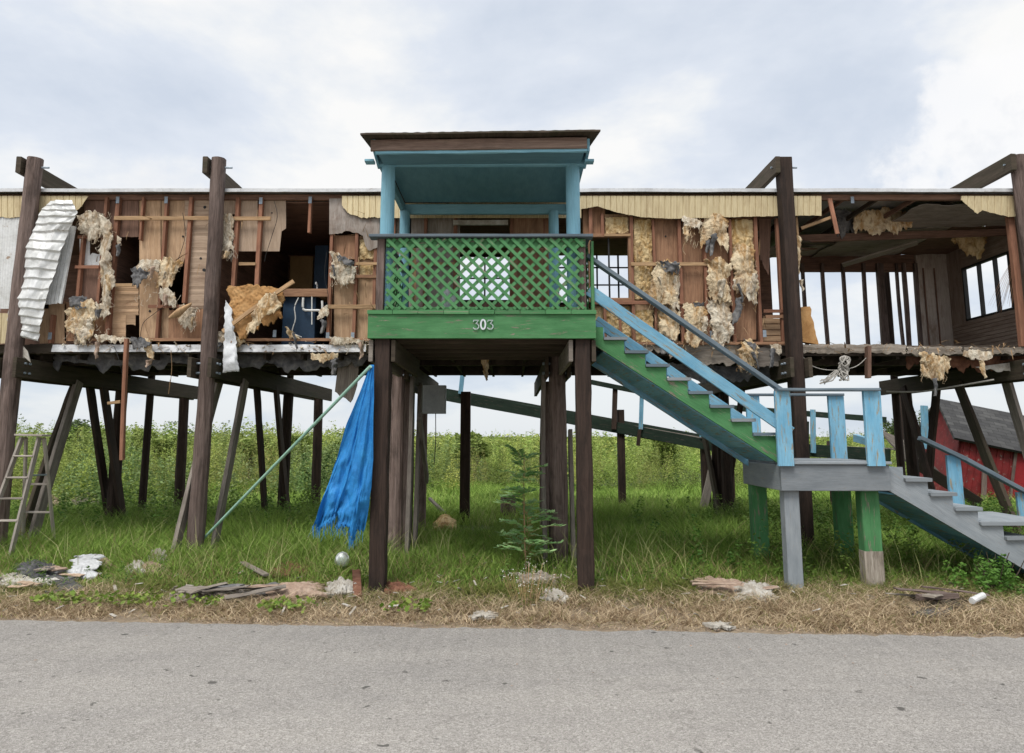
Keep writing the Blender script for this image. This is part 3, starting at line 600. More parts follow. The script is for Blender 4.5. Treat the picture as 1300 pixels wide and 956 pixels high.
# ---- torn insulation hanging out
YH = YS-.06
for top, bot, mt in [
    ([(100, 272), (118, 266), (134, 272)], [(104, 296), (115, 305), (131, 300)], 'insul_w'),
    ([(128, 276), (143, 280)], [(131, 384), (141, 388)], 'insul_w'),
    ([(131, 330), (142, 332)], [(128, 352), (140, 350)], 'insul'),
    ([(148, 300), (155, 304)], [(150, 316), (154, 311)], 'insul_w'),
    ([(176, 333), (190, 328), (203, 331)], [(170, 341), (188, 344), (202, 342)], 'insul_w'),
    ([(200, 329), (218, 327), (232, 333)], [(203, 362), (214, 372), (226, 348)], 'insul'),
    ([(203, 365), (215, 367), (224, 372)], [(205, 380), (215, 388), (225, 386)], 'insul_w'),
    ([(83, 392), (100, 384), (122, 380)], [(86, 416), (105, 436), (122, 420)], 'insul'),
    ([(92, 405), (108, 404), (120, 402)], [(97, 434), (110, 438), (117, 428)], 'insul_w'),
    ([(118, 382), (130, 385), (143, 392)], [(120, 400), (130, 402), (142, 398)], 'insul_w'),
    ([(120, 425), (150, 427), (176, 429)], [(121, 434), (150, 435), (175, 434)], 'insul_w'),
    ([(228, 390), (240, 388), (251, 392)], [(230, 412), (240, 418), (250, 414)], 'insul_w'),
    ([(184, 430), (196, 431)], [(186, 452), (193, 463)], 'insul'),
    ([(282, 273), (290, 272), (298, 276)], [(279, 320), (288, 325), (297, 316)], 'insul_w'),
    ([(268, 414), (276, 418), (285, 420)], [(270, 436), (280, 440), (292, 432)], 'insul_w'),
    ([(290, 428), (305, 429), (312, 430)], [(292, 436), (302, 440), (311, 437)], 'insul'),
    ([(422, 318), (436, 328), (451, 336)], [(417, 350), (432, 362), (448, 358)], 'insul_w'),
    ([(404, 398), (412, 390), (419, 386)], [(402, 408), (409, 407), (418, 398)], 'insul_w'),
    ([(419, 428), (440, 429), (462, 431)], [(420, 435), (440, 437), (462, 436)], 'insul_w'),
    ([(362, 412), (376, 424)], [(366, 430), (380, 432)], 'insul'),
    ([(866, 275), (880, 274), (892, 279)], [(868, 290), (880, 294), (890, 288)], 'insul_w'),
    ([(894, 276), (908, 274), (925, 278)], [(886, 314), (905, 302), (921, 320)], 'insul'),
    ([(831, 334), (846, 331), (861, 334)], [(819, 378), (838, 388), (861, 386)], 'insul'),
    ([(854, 348), (862, 350)], [(853, 388), (863, 394)], 'insul_w'),
    ([(838, 393), (850, 394), (864, 396)], [(836, 424), (852, 436), (862, 426)], 'insul'),
    ([(867, 386), (882, 384), (897, 390)], [(868, 430), (880, 438), (893, 424)], 'insul'),
    ([(896, 330), (912, 326), (927, 334)], [(899, 378), (912, 392), (924, 384)], 'insul'),
    ([(898, 380), (912, 380), (929, 384)], [(902, 432), (916, 445), (927, 430)], 'insul_w'),
    ([(929, 312), (942, 310), (956, 318)], [(931, 360), (946, 372), (961, 380)], 'insul'),
    ([(932, 352), (946, 356), (962, 362)], [(932, 370), (946, 376), (961, 384)], 'insul_w'),
    ([(938, 433), (950, 430), (962, 440)], [(936, 462), (948, 472), (958, 462)], 'insul'),
    ([(976, 438), (990, 437)], [(978, 445), (992, 448)], 'insul_w'),
    ([(1166, 448), (1185, 450), (1206, 452)], [(1168, 470), (1186, 482), (1202, 472)], 'insul'),
    ([(1183, 452), (1200, 452)], [(1186, 478), (1194, 482)], 'insul_y'),
    ([(1222, 446), (1245, 446), (1262, 449)], [(1224, 454), (1245, 458), (1260, 456)], 'insul_w'),
    ([(610, 455), (622, 455)], [(613, 466), (618, 484)], 'insul'),
    ([(395, 449), (412, 450), (430, 449)], [(395, 455), (410, 462), (428, 458)], 'insul'),
    ([(1009, 300), (1016, 302)], [(1010, 355), (1015, 362)], 'insul')]:
    batt(T, YH+random.uniform(-.02, .02), top, bot, mt)
    for q_ in range(1):
        u_ = random.random(); a_ = poly(top, u_); b_ = poly(bot, u_); f_ = random.uniform(.3, 1); px = a_[0]*(1-f_)+b_[0]*f_+random.uniform(-5, 5); py = a_[1]*(1-f_)+b_[1]*f_; w_ = random.uniform(1.5, 5); l_ = random.uniform(9, 26)
        d_ = random.uniform(-5, 5)
        batt(T, YH-.06-.04*random.random(), [(px-w_, py), (px+w_, py+random.uniform(-2, 2))], [(px-w_*.6+d_, py+l_), (px+w_*.5+d_, py+l_*random.uniform(.7, 1))], random.choice(['insul', 'insul_w', 'kraft', 'card']), lump=.08, th=.006, name='torn_strip', ls=6)
for top, bot in [([(170, 341), (186, 343), (198, 344)], [(169, 358), (176, 360), (196, 345)]), ([(92, 378), (106, 374), (116, 380)], [(88, 390), (102, 394), (112, 388)]), ([(835, 329), (848, 331), (861, 332)], [(842, 345), (852, 350), (860, 348)]), ([(880, 384), (895, 386)], [(884, 392), (893, 394)]),
                 ([(896, 306), (902, 304)], [(894, 318), (899, 322)]), ([(934, 378), (942, 376)], [(930, 408), (940, 400)]), ([(425, 322), (440, 326), (452, 332)], [(430, 330), (444, 338), (450, 338)]), ([(168, 430), (180, 428), (194, 434)], [(170, 440), (182, 442), (192, 438)]), ([(943, 430), (958, 436)], [(948, 440), (960, 446)]), ([(838, 428), (855, 432)], [(836, 446), (850, 444)])]:
    batt(T, YH-.05, top, bot, 'kraft', lump=.06, th=.006, name='backing_paper', ls=7)
# loose fibres
def wisps(parent, n, regions, mat='insul_w', nm='torn_fibres'):
    m = MB()
    for _ in range(n):
        a, b, c, d = random.choice(regions); p = P(random.uniform(a, b), random.uniform(c, d), YH-.08)
        q = [p]
        for k in range(3): q.append(q[-1]+Vector((random.uniform(-.035, .035), random.uniform(-.02, .015), random.uniform(-.06, .01))))
        m.sweep(q, [(.0025, 0), (-.0012, .002), (-.0012, -.002)])
    return m.build(nm, mat, parent, kind='stuff')
wisps(T, 380, [(100, 143, 270, 302), (128, 143, 300, 390), (85, 140, 385, 437), (170, 232, 330, 385), (228, 250, 388, 415), (280, 298, 290, 325), (417, 450, 325, 362), (420, 470, 428, 438)])
wisps(T, 380, [(820, 862, 340, 390), (866, 925, 276, 310), (896, 962, 330, 390), (868, 930, 390, 440), (936, 960, 440, 470), (755, 830, 395, 436), (1168, 1202, 450, 480)], 'insul')
m = MB()
for px, py, q in ((260, 263, 2.2), (255, 328, 1.8), (259, 343, 2.4), (232, 300, 1.2), (190, 395, 1.5), (845, 300, 1.2), (345, 270, 1)):
    c = P(px, py, YF-.0); rr = q/FPX*9.9
    m.sweep([c, c+Vector((0, .012, 0))], [(math.cos(t*.785)*rr*random.uniform(.7, 1.2), math.sin(t*.785)*rr*random.uniform(.7, 1.2)) for t in range(8)], up=(0, 0, 1))
m.build('hole_shade_discs', 'black', T, kind='stuff')  # black discs on the panels, painting the dark inside small holes
m = MB()
for _ in range(150):
    a = random.choice([(80, 480), (755, 1000), (1015, 1290)]); px = random.uniform(*a); q = P(px, random.uniform(434, 447), YF-.09-random.random()*.03)
    d = Vector((random.uniform(-1, 1), random.uniform(-.4, .1), random.uniform(-.8, .25))).normalized()*random.uniform(.03, .16); w = random.uniform(.004, .014)
    m.sweep([q, q+d*.5+Vector((0, 0, .01)), q+d], [(-w, 0), (0, .003), (w, 0), (0, -.003)], rad=[1, .9, .2])
for _ in range(60):
    a = random.choice([(100, 350), (425, 478), (755, 985)]); px = random.uniform(*a); q = P(px, random.uniform(256, 425), YF-.05)
    d = Vector((random.uniform(-.3, .3), random.uniform(-.4, 0), random.uniform(-1, 1))).normalized()*random.uniform(.06, .28); w = random.uniform(.004, .012)
    m.sweep([q, q+d*.5+Vector((0, -.01, 0)), q+d], [(-w, 0), (0, .003), (w, 0), (0, -.003)], rad=[1, .9, .15])
m.build('splinters', 'lath', T, kind='stuff')
m = MB()
for _ in range(120):
    a = random.choice([(80, 470), (80, 470), (757, 990), (1150, 1290)]); q = P(random.uniform(*a), random.uniform(433, 441) if a[0] < 1100 else random.uniform(440, 446), YF-.06-random.random()*.05); s2 = random.uniform(.008, .03)
    o = [q+Vector((random.uniform(-1, 1), random.uniform(-1, 1), random.uniform(-.7, .7)))*s2 for _ in range(6)]
    m.add(o, [[0, 1, 2], [0, 2, 3], [0, 3, 4], [0, 4, 1], [5, 2, 1], [5, 3, 2], [5, 4, 3], [5, 1, 4]], [[(0, 0)]*3]*8)
m.build('insulation_crumbs', 'insul_w', T, kind='stuff')
# ---- siding
CR = .012
sheet('cream_siding', 'cream', T, YF-.12, [(-60, 249), (112, 249)], [(-60, 276), (20, 276), (60, 272), (92, 272), (104, 262), (112, 250)], .006, jag=.015, corr=(22, CR, 'u'), nu=352)
sheet('cream_siding', 'cream', T, YF-.12, [(434, 249), (484, 249)], [(434, 262), (444, 272), (460, 276), (484, 277)], .006, jag=.02, corr=(7, CR, 'u'), nu=112)
sheet('cream_siding', 'cream', T, YF-.12, [(484, 249), (738, 249)], [(484, 277), (738, 277)], .006, corr=(33, CR, 'u'), nu=400)
sheet('cream_siding', 'cream', T, YF-.13, [(737, 249), (1043, 249)], [(737, 266), (758, 262), (783, 270), (814, 276), (850, 278), (1002, 274), (1043, 274)], .006, jag=.006, corr=(40, CR, 'u'), nu=640)
sheet('cream_siding', 'cream', T, YF-.13, [(1220, 249), (1330, 249)], [(1220, 254), (1240, 272), (1247, 268), (1256, 270), (1275, 275), (1330, 277)], .006, jag=.012, corr=(13, CR, 'u'), nu=208)
sheet('cream_siding', 'cream', T, YF-.12, [(-60, 396), (12, 398)], [(-60, 440), (10, 436)], .006, jag=.02, corr=(8, CR, 'u'), nu=112)
sheet('white_siding', 'white_metal', T, YF-.11, [(-60, 272), (27, 274)], [(-60, 392), (18, 392)], .005, corr=(24, .006, 'u'), nu=100)
sheet('white_siding', 'white_metal', T, YF-.13, [(66, 282), (97, 288)], [(58, 388), (82, 386)], .005, jag=.02, corr=(5, .02, 'u'), nu=40, tiltY=.05)
# curled corrugated sheet
LE = [(64, 255), (53, 271), (42, 294), (32, 320), (24, 350), (16, 384), (9, 406), (9, 423)]
RE = [(91, 254), (100, 271), (86, 292), (75, 325), (68, 352), (58, 384), (53, 412), (47, 433)]
def curl(u, v):
    a = poly(LE+[], 0) if False else None
    k = v*(len(LE)-1); i = min(int(k), len(LE)-2); f = k-i
    l = (LE[i][0]*(1-f)+LE[i+1][0]*f, LE[i][1]*(1-f)+LE[i+1][1]*f); r = (RE[i][0]*(1-f)+RE[i+1][0]*f, RE[i][1]*(1-f)+RE[i+1][1]*f)
    Y = YF-.24-.07*math.sin(math.pi*v)-.03*math.sin(math.pi*u)-(.1*(.3-v)/.3*u if v < .3 else 0)
    p = P(l[0], l[1], Y).lerp(P(r[0], r[1], Y), u)
    q = (v*17) % 1; p.y -= .024*(q if q < .82 else (1-q)/.18*.82)+.07*fb(v*3, u*1.6, 3)
    p.z += .008*fb(u*3, v*7, 1)+(.03*fb(u*14, 7, 1) if v > .98 else 0)
    return p
MB().grid(curl, 14, 220, (0, .005, 0)).build('curled_siding_sheet', 'white_metal', T, label='corrugated white sheet curling off the wall')
# dangling timbers / wires on the trailer
MB().beam(P(1053, 252, YF-.1), P(1063, 297, YF-.14), .06, .03, (0, 1, 0)).build('dangling_stud', 'stud', T)
MB().beam(P(1017, 290, YF-.02), P(1058, 275, YF-.09), .03, .045, (0, 0, 1)).build('dangling_stud', 'lath', T)
MB().beam(P(1011, 275, YF-.05), P(1015, 325, YF-.05), .03, .02, (0, 1, 0)).build('dangling_stud', 'lath', T)
def wire(pts, r=.004, mat='black', nm='wire', par=T): return MB().tube(pts, r, 5).build(nm, mat, par)
wire([P(348, 255, YH), P(352, 275, YH-.03), P(345, 300, YH), P(338, 322, YH), P(336, 332, YH)]); wire([P(209, 388, YH), P(196, 398, YH-.05), P(182, 410, YH-.05), P(178, 428, YH)])
wire([P(232, 270, YH), P(235, 300, YH), P(226, 330, YH)]); wire([P(145, 440, YH), P(152, 460, YH-.04), P(158, 490, YH)], .004)
wire([P(600, 300, YH), P(540, 298, YH), P(520, 306, YH)], .006); wire([P(415, 320, YH), P(412, 350, YH), P(417, 380, YH-.04), P(410, 400, YH)])
wire([P(1016, 448, YH), P(1030, 464, YH), P(1055, 470, YH), P(1085, 466, YH), P(1102, 452, YH)], .006, 'rope'); wire([P(217, 445, YH), P(218, 470, YH), P(214, 500, YH+.02), P(216, 482, YH)], .004, 'lath')
wire([P(1125, 497, YF+1), P(1170, 497, YF+.7), P(1215, 490, YF+.3), P(1262, 482, YF)], .012, 'rope')
m = MB()
for k in range(9):
    q = [P(1072, 452, YH)]
    for j in range(5): q.append(P(1072+random.uniform(-7, 7)-j*.4, 455+j*7, YH-random.uniform(0, .08)))
    m.tube(q, .012, 6)
for k in range(8):
    m.tube([P(1064+random.uniform(-3, 3), 470, YH-.04), P(1055+random.uniform(-5, 3), 480+random.uniform(-3, 3), YH-.05), P(1040+random.uniform(-4, 8), 483+random.uniform(-2, 5), YH-.02)], .008, 5)
m.build('knotted_rope', 'rope', T, label='bundle of bleached rope hanging below the floor')
# dangling palm frond inside right window
m = MB()
for k in range(16):
    a = P(1290, 322+k*1.5, YF+.12); q = P(1254+k*2.6+random.uniform(-2, 2), 400-abs(k-4)*1.5+random.uniform(-8, 4), YF+.3); m.sweep([a, a.lerp(q, .5)+Vector((0, 0, .03)), q], [(.009, 0), (0, .003), (-.009, 0), (0, -.003)], rad=[1, .8, .2])
m.build('palm_frond', 'ply_brown', None, label='dried palm frond caught at the right end of the gutted room', cat='palm frond')
# torn curtain of belly material under floor
batt(T, YF+.3, [(70, 448), (200, 450), (300, 449), (470, 450)], [(70, 462), (150, 470), (260, 462), (400, 470), (470, 458)], 'kraft', name='underbelly_sheet', nu=90, lump=.1, jag=.15, label='ragged dark sheet hanging under the floor')
batt(T, YF+.35, [(760, 448), (900, 466), (1010, 464)], [(760, 460), (900, 484), (1010, 478)], 'kraft', name='underbelly_sheet', nu=60, lump=.1, jag=.15)
batt(T, YF+.25, [(1150, 450), (1230, 452), (1320, 452)], [(1150, 462), (1230, 466), (1320, 468)], 'rust', name='underbelly_sheet', nu=60, lump=.1, jag=.2)
sheet('underbelly_sheet', 'white', T, YF+.1, [(1238, 466), (1300, 458)], [(1246, 468), (1300, 474)], .006, jag=.05, lump=.05)
# ------------------------------------------------------------------ loose things on the trailer
batt(None, YF-.14, [(290, 363), (318, 361), (359, 368)], [(288, 420), (312, 430), (354, 402)], 'foam', lump=.03, th=.04,  jtop=.03, name='foam_board', label='orange foam board slumped in the broken kitchen wall', cat='foam board')
MB().beam(P(283, 421, YF-.22), P(373, 357, YF-.22), .03, .06, (0, 0, 1), warp=.02).build('loose_board', 'lath', None, label='diagonal pale board leaning across the orange foam board', cat='board')
def _drape():
    return batt(None, YF-.28, [(326, 388), (338, 372), (350, 374), (358, 386)], [(313, 422), (324, 424), (340, 398), (354, 392)], 'insul', label='rag of brown insulation draped over the diagonal board', name='insulation_rag', cat='insulation rag')
_drape()
sheet('patterned_cloth', 'floral', None, YF-.22, [(286, 381), (294, 392)], [(283, 474), (304, 471)], .01, jag=.04, lump=.05, side=.02, ls=3, nu=20, nv=40, smoothf=True, label='white speckled cloth strip hanging beside the second tall post', cat='cloth')
sheet('curled_strip', 'lath', None, YF-.26, [(214, 402), (226, 392), (243, 384)], [(214, 405), (228, 402), (243, 387)], .01, bulge=.06, smoothf=True, label='curled strip of pale veneer hanging left of the second tall post', cat='veneer strip')
MB().beam(P(161, 430, YF-.25), P(155, 584, YF-.22), .05, .06, (0, 1, 0), warp=.01).build('hanging_stud', 'stud', None, label='long red-brown stud dangling below the white floor edge', cat='stud')
MB().beam(P(137, 512, YF-.2), P(153, 510, YF-.22), .03, .04, (0, 0, 1)).build('short_board', 'lath', None, label='short pale board stuck on the dangling stud', cat='board')
sheet('seat_cushion', 'foam', None, YF-.02, [(1016, 390), (1028, 389)], [(1017, 434), (1039, 437)], .1, jag=.02, side=.04, bulge=.02, label='orange-brown cushion standing at the left of the gutted room', cat='cushion')
sheet('hanging_plank', 'grey_wood', None, YF+.35, [(430, 455), (457, 452)], [(425, 497), (446, 512), (453, 490)], .03, jag=.02, label='broad grey broken plank hanging below the floor beside the tarpaulin', cat='plank')
sheet('white_rag', 'white', None, YF-.24, [(28, 437), (35, 446)], [(28, 456), (39, 460)], .01, jag=.02, lump=.05, label='small white rag hanging from the floor by the leftmost post', cat='rag')
MB().box(*(sorted((XP(537, 9.45, 2.2), XP(566, 9.45, 2.2)))), 9.4, 9.55, ZY(525, 9.4), ZY(489, 9.4), ch=.01).build('meter_box', 'meter', None, label='grey metal meter box on the short post frame left of centre', cat='meter box')
MB().tube([P(553, 525, 9.45), P(553, 560, 9.45), P(551, 590, 9.46)], .006, 5).build('cable', 'black', None, label='thin black cable hanging down from the grey meter box', cat='cable')
# ================================================================== PORCH
PY = 7.5; XA, XB = -1.60, .93; ZD = ZY(399, PY); ZB = ZY(430, PY); ZR = ZY(301, PY)
PO = thing('porch', 'raised green and blue wooden porch numbered 303, with lattice railing and flat roof', 'porch', (-.33, 8.4, -.05))
for px in (-1.44, .79):
    MB().beam((px, PY+.12, -.15), (px+.0, PY+.12, ZB+.15), .17, .17, (0, 1, 0), ch=.012, jit=.006, seg=16, warp=.015).build('post', 'pile_dark' if px > 0 else 'pile_dark', PO)
MB().beam((XA, PY, (ZD+ZB)/2), (XB, PY, (ZD+ZB)/2), .045, ZD-ZB, (0, 0, 1), seg=10).build('rim_board', 'green', PO)
for x in (XA+.02, XB-.02): MB().beam((x, PY+.03, (ZD+ZB)/2), (x, YF-.1, (ZD+ZB)/2), .04, ZD-ZB-.01, (0, 0, 1)).build('side_rim_board', 'green', PO)
for x in (-1.57, -1.32, .655, .91): MB().beam((x, PY+.03, ZB-.13), (x, YF-.05, ZB-.13), .045, .24, (0, 0, 1)).build('side_beam', 'grey_wood' if x in (-1.57, .655) else 'girder', PO)
for k in range(5): MB().beam((XA+.05, PY+.3+k*.4, ZB+.06), (XB-.05, PY+.3+k*.4, ZB+.06), .04, .16, (0, 0, 1)).build('floor_joist', 'girder', PO)
n = 14
for k in range(9):
    x = XA-.01+(XB-XA+.02)*(k+.5)/9
    MB().beam((x, PY-.045+random.uniform(-.006, .006), ZD+.02), (x, YF-.14, ZD+.02), (XB-XA)/9-.003, .045, (0, 0, 1), ch=.002).build('floor_board', 'green', PO)
# railing
zt = ZR; rx0, rx1 = -1.42, .83
MB().beam((XP(470, PY, zt), PY, zt), (XP(752, PY, zt), PY, zt), .15, .035, (0, 0, 1), seg=8).build('handrail', 'rail_paint', PO)
MB().beam((rx0, PY+.0, zt-.07), (rx1, PY+.0, zt-.07), .035, .1, (0, 0, 1)).build('top_rail', 'green', PO)
MB().beam((rx0, PY+.0, ZD+.06), (rx1, PY+.0, ZD+.06), .035, .04, (0, 0, 1)).build('bottom_rail', 'green', PO)
def lattice(x0, x1, z0, z1, Y, along='x', nm='lattice_panel'):
    m = MB(); w = .037; W, H = x1-x0, z1-z0; sp = .142
    for sgn, yo in ((-1, -.012), (1, .0)):
        c = -H-.2
        while c < W+H:
            # line x = c + t, z = t (sgn=1) or z=H-t
            t0 = max(0, -c); t1 = min(H, W-c)
            if t1-t0 > .03:
                pa, pb = (c+t0, t0), (c+t1, t1)
                if sgn < 0: pa, pb = (pa[0], H-pa[1]), (pb[0], H-pb[1])
                def w3(q):
                    return Vector((x0+q[0], Y+yo, z0+q[1])) if along == 'x' else Vector((Y+yo, x0+q[0], z0+q[1]))
                nrm = Vector((0, 1, 0)) if along == 'x' else Vector((1, 0, 0))
                m.beam(w3(pa), w3(pb), w, .009, nrm, ch=.001, jit=.0008, seg=2)
            c += sp+random.uniform(-.003, .003)
    return m.build(nm, 'green', PO)
lattice(rx0+.02, rx1-.03, ZD+.055, zt-.03, PY-.032)
lattice(PY+.1, YF-.2, ZD+.07, zt-.08, XB-.06, 'y'); lattice(PY+.1, YF-.2, ZD+.07, zt-.08, XA+.1, 'y')
for x in (XB-.09, XA+.13): MB().beam((x, PY+.08, zt), (x, YF-.2, zt), .1, .03, (0, 0, 1)).build('handrail', 'rail_paint', PO)
for px, mt in ((482.5, 'pile'), (739, 'pile')):
    x = XP(px, PY, 3.4); MB().beam((x, PY+.045, ZD), (x, PY+.045, zt-.02), .085, .085, (0, 1, 0)).build('rail_post', mt, PO)
MB().beam((XP(753, PY, 3.4), PY+.1, ZD+.03), (XP(753, PY, 3.4), PY+.1, zt-.03), .035, .09, (0, 1, 0)).build('rail_post', 'green', PO)
# columns (stop just above the deck; round)
ZBM0 = ZY(209, PY+.1); ZBM1 = ZY(194, PY+.1)
for x in (XP(491, PY+.1, 4.3), XP(728, PY+.1, 4.3)): MB().pole((x, PY+.16, ZD+.03), (x, PY+.16, ZBM0+.02), .083, .08, 18, .0015).build('column', 'blue_porch', PO)
for x in (XP(513.5, 9.2, 4.3), XP(703, 9.2, 4.3)): MB().pole((x, 9.2, ZD+.03), (x, 9.2, 4.72), .072, .07, 18, .0015).build('column', 'blue_porch', PO)
bx0, bx1 = XP(479, PY+.1, 4.75), XP(743, PY+.1, 4.75)
MB().beam((bx0, PY+.12, (ZBM0+ZBM1)/2), (bx1, PY+.12, (ZBM0+ZBM1)/2), .07, ZBM1-ZBM0+.02, (0, 0, 1)).build('front_beam', 'blue_porch', PO)
for x in (bx0+.04, bx1-.04): MB().beam((x, PY+.16, 4.79), (x, 9.3, 4.79), .06, .12, (0, 0, 1)).build('side_beam', 'blue_porch', PO)
MB().beam((bx0, 9.25, 4.77), (bx1, 9.25, 4.77), .06, .14, (0, 0, 1)).build('back_beam', 'blue_porch', PO)
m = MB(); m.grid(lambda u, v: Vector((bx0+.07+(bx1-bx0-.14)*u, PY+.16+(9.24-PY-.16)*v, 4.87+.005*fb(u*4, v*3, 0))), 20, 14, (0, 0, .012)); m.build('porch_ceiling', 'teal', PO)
# eave: blue soffit, brown fascia, thin roof deck, all slightly out of level
rl, rr = XP(458, 7.02, 4.9), XP(762, 7.02, 4.95); z0r = ZY(170, 7.02); z1r = ZY(165.5, 7.02)
m = MB()
ov = lambda u, v: (lambda k_: (rl*k_+(bx0-.02)*(1-k_))*(1-u)+(rr*k_+(bx1+.02)*(1-k_))*u)(max(0, 1-v*4.5))
m.grid(lambda u, v: Vector((ov(u, v), 7.0+2.5*v, z0r+(z1r-z0r)*u-.02+.1*v+.006*fb(u*6, v, 0))), 40, 10, (0, 0, .02)); m.build('roof_deck', 'girder', PO)
m = MB()
m.grid(lambda u, v: Vector((ov(u, v), 7.03+2.4*v, z0r+(z1r-z0r)*u+.003+.1*v+.012*abs(math.sin(u*60)))), 240, 9, (0, 0, .004)); m.build('roof_sheet', 'roofmetal', PO)
fa, fb_ = XP(471, 7.12, 4.85), XP(745, 7.12, 4.85)
MB().beam((fa, 7.12, z0r-.09), (fb_, 7.12, z0r-.06), .03, .125, (0, 0, 1), seg=10, jit=.003).build('fascia_board', 'fascia', PO)
MB().beam((fa+.05, 7.14, z0r-.165), (fb_, 7.14, z0r-.135), .03, .035, (0, 0, 1), seg=10, jit=.006).build('fascia_trim', 'blue_porch', PO)
for x, xb_ in ((fa+.03, bx0+.0), (fb_+.02, bx1)): MB().beam((x, 7.14, z0r-.07), (xb_, 7.7, z0r-.05), .03, .14, (0, 0, 1)).build('barge_board', 'blue_porch', PO)
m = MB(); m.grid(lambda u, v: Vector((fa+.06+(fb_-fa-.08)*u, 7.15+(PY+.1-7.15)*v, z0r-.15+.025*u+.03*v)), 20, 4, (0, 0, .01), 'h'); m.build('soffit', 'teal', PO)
for x in (XP(472, 7.25, 4.7)-.03, XP(745, 7.25, 4.7)+.03): MB().beam((x-.05, 7.3, z0r-.2), (x+.05, 7.3, z0r-.2), .1, .03, (0, 0, 1)).build('rafter_tail', 'blue_porch', PO)
# numerals: flat-topped 3, 0, flat-topped 3
def numeral(kind, cx, cz, s):
    if kind == '0': pl = [(math.sin(t)*.22*(1), math.cos(t)*.46) for t in [2*math.pi*i/20 for i in range(21)]]
    else: pl = [(-.26, .30), (-.2, .44), (.24, .44), (.0, .10), (.14, .08), (.26, -.08), (.26, -.26), (.1, -.42), (-.12, -.42), (-.27, -.28)]
    m = MB(); pts = [Vector((cx+a*s, PY-.036, cz+b*s)) for a, b in pl]
    if kind == '0': pass
    wd = .0085 if kind == '0' else .006
    m.sweep(pts, [(-wd, -.004), (wd, -.004), (wd, .004), (-wd, .004)], up=(0, 1, 0))
    return m.build('numeral', 'number' if kind == '0' else 'number_dull', PO)
for k, (q, px) in enumerate((('3', 604.5), ('0', 613.5), ('3', 622.5))): numeral(q, XP(px, PY, ZY(413, PY)), ZY(413, PY)+(.004 if q == '0' else 0), .115)
# things standing on the porch (seen through the lattice) : door + trim
MB().box(XP(652, YF, 3.8), XP(690, YF, 3.8), YF-.09, YF-.05, ZF+.02, 4.75).build('door', 'ply_brown', T)
MB().box(XP(576, YF, 4.6), XP(645, YF, 4.6), YF-.11, YF-.06, ZY(288, YF), ZY(282, YF)).build('curtain_rail', 'white', T)
sheet('white_rag', 'floral', None, 8.9, [(562, 365), (578, 368)], [(560, 396), (580, 398)], .08, lump=.1, jtop=.04, bulge=.05, smoothf=True, label='blue-white bundle on the porch floor behind the lattice', cat='rag')
MB().beam(P(526, 302, 9.3), P(526, 395, 9.3), .05, .03, (0, 1, 0)).build('loose_lath', 'lath', None, label='upright lath leaning on the wall behind the lattice', cat='board')
# ================================================================== STAIRCASE
SY0, SY1 = 7.68, 8.66
ST_ = thing('staircase', 'green, grey and light blue wooden staircase with a landing, descending right from the porch', 'staircase', (3.4, 8.2, -.05))
n_t = 8; tx0 = XP(766, SY0, 2.7); txn = XP(955, SY0, 1.65); gz0 = ZY(430, SY0); gzn = ZY(551, SY0)
dx = (txn-tx0)/7; dz = (gz0-gzn)/7
def stringer(Y, mat, tx0, gz0, n, dx, dz, xend, depth, w=.04, xs=None, top=None):
    """saw-tooth stringer as one prism, top zigzag following the treads"""
    pts = [(xs if xs is not None else tx0-.12, gz0+(top if top is not None else dz)-.02)]
    if xs is None: pts.append((tx0, gz0+dz-.02))
    else: pts.append((tx0, gz0+(top if top is not None else dz)-.02))
    for k in range(n):
        pts.append((tx0+k*dx, gz0-k*dz-.02)); pts.append((tx0+(k+1)*dx, gz0-k*dz-.02))
    pts[-1] = (xend, pts[-1][1])
    sl = dz/dx
    zb = lambda x: gz0-.02-depth-(x-tx0)*sl
    bot = [(xend, zb(xend)), (pts[0][0], min(pts[0][1]-.05, zb(pts[0][0])))]
    allp = pts+bot; m = MB(); N_ = len(allp)
    # triangulated columns: one quad per tread for clean faces
    xs_ = sorted(set([p[0] for p in pts]+[xend]))
    for a, b in zip(xs_[:-1], xs_[1:]):
        mid = (a+b)/2; zt_ = None
        for (x0_, z0_), (x1_, z1_) in zip(pts[:-1], pts[1:]):
            if x0_ <= mid <= x1_: zt_ = z0_ if abs(z0_-z1_) < 1e-6 else z0_
        o = [Vector((a, Y, zt_)), Vector((b, Y, zt_)), Vector((b, Y, zb(b))), Vector((a, Y, zb(a)))]
        o2 = [p+Vector((0, w, 0)) for p in o]
        U = lambda p: (p.x*.83-p.z*.55+3, p.x*.55+p.z*.83)
        m.add(o+o2, [[0, 3, 2, 1], [4, 5, 6, 7], [0, 1, 5, 4], [3, 7, 6, 2], [0, 4, 7, 3], [1, 2, 6, 5]], [[U(p) for p in q] for q in ([o[0], o[3], o[2], o[1]], o, [o[0], o[1], o[1], o[0]], [o[3], o[3], o[2], o[2]], [o[0], o[0], o[3], o[3]], [o[1], o[2], o[2], o[1]])])
    return m.build('stringer', mat, ST_)
XL_ = 2.94
stringer(SY0, 'green', tx0, gz0, n_t, dx, dz, XL_, .12)
stringer(SY1-.04, 'blue', tx0, gz0, n_t, dx, dz, XL_, .20)
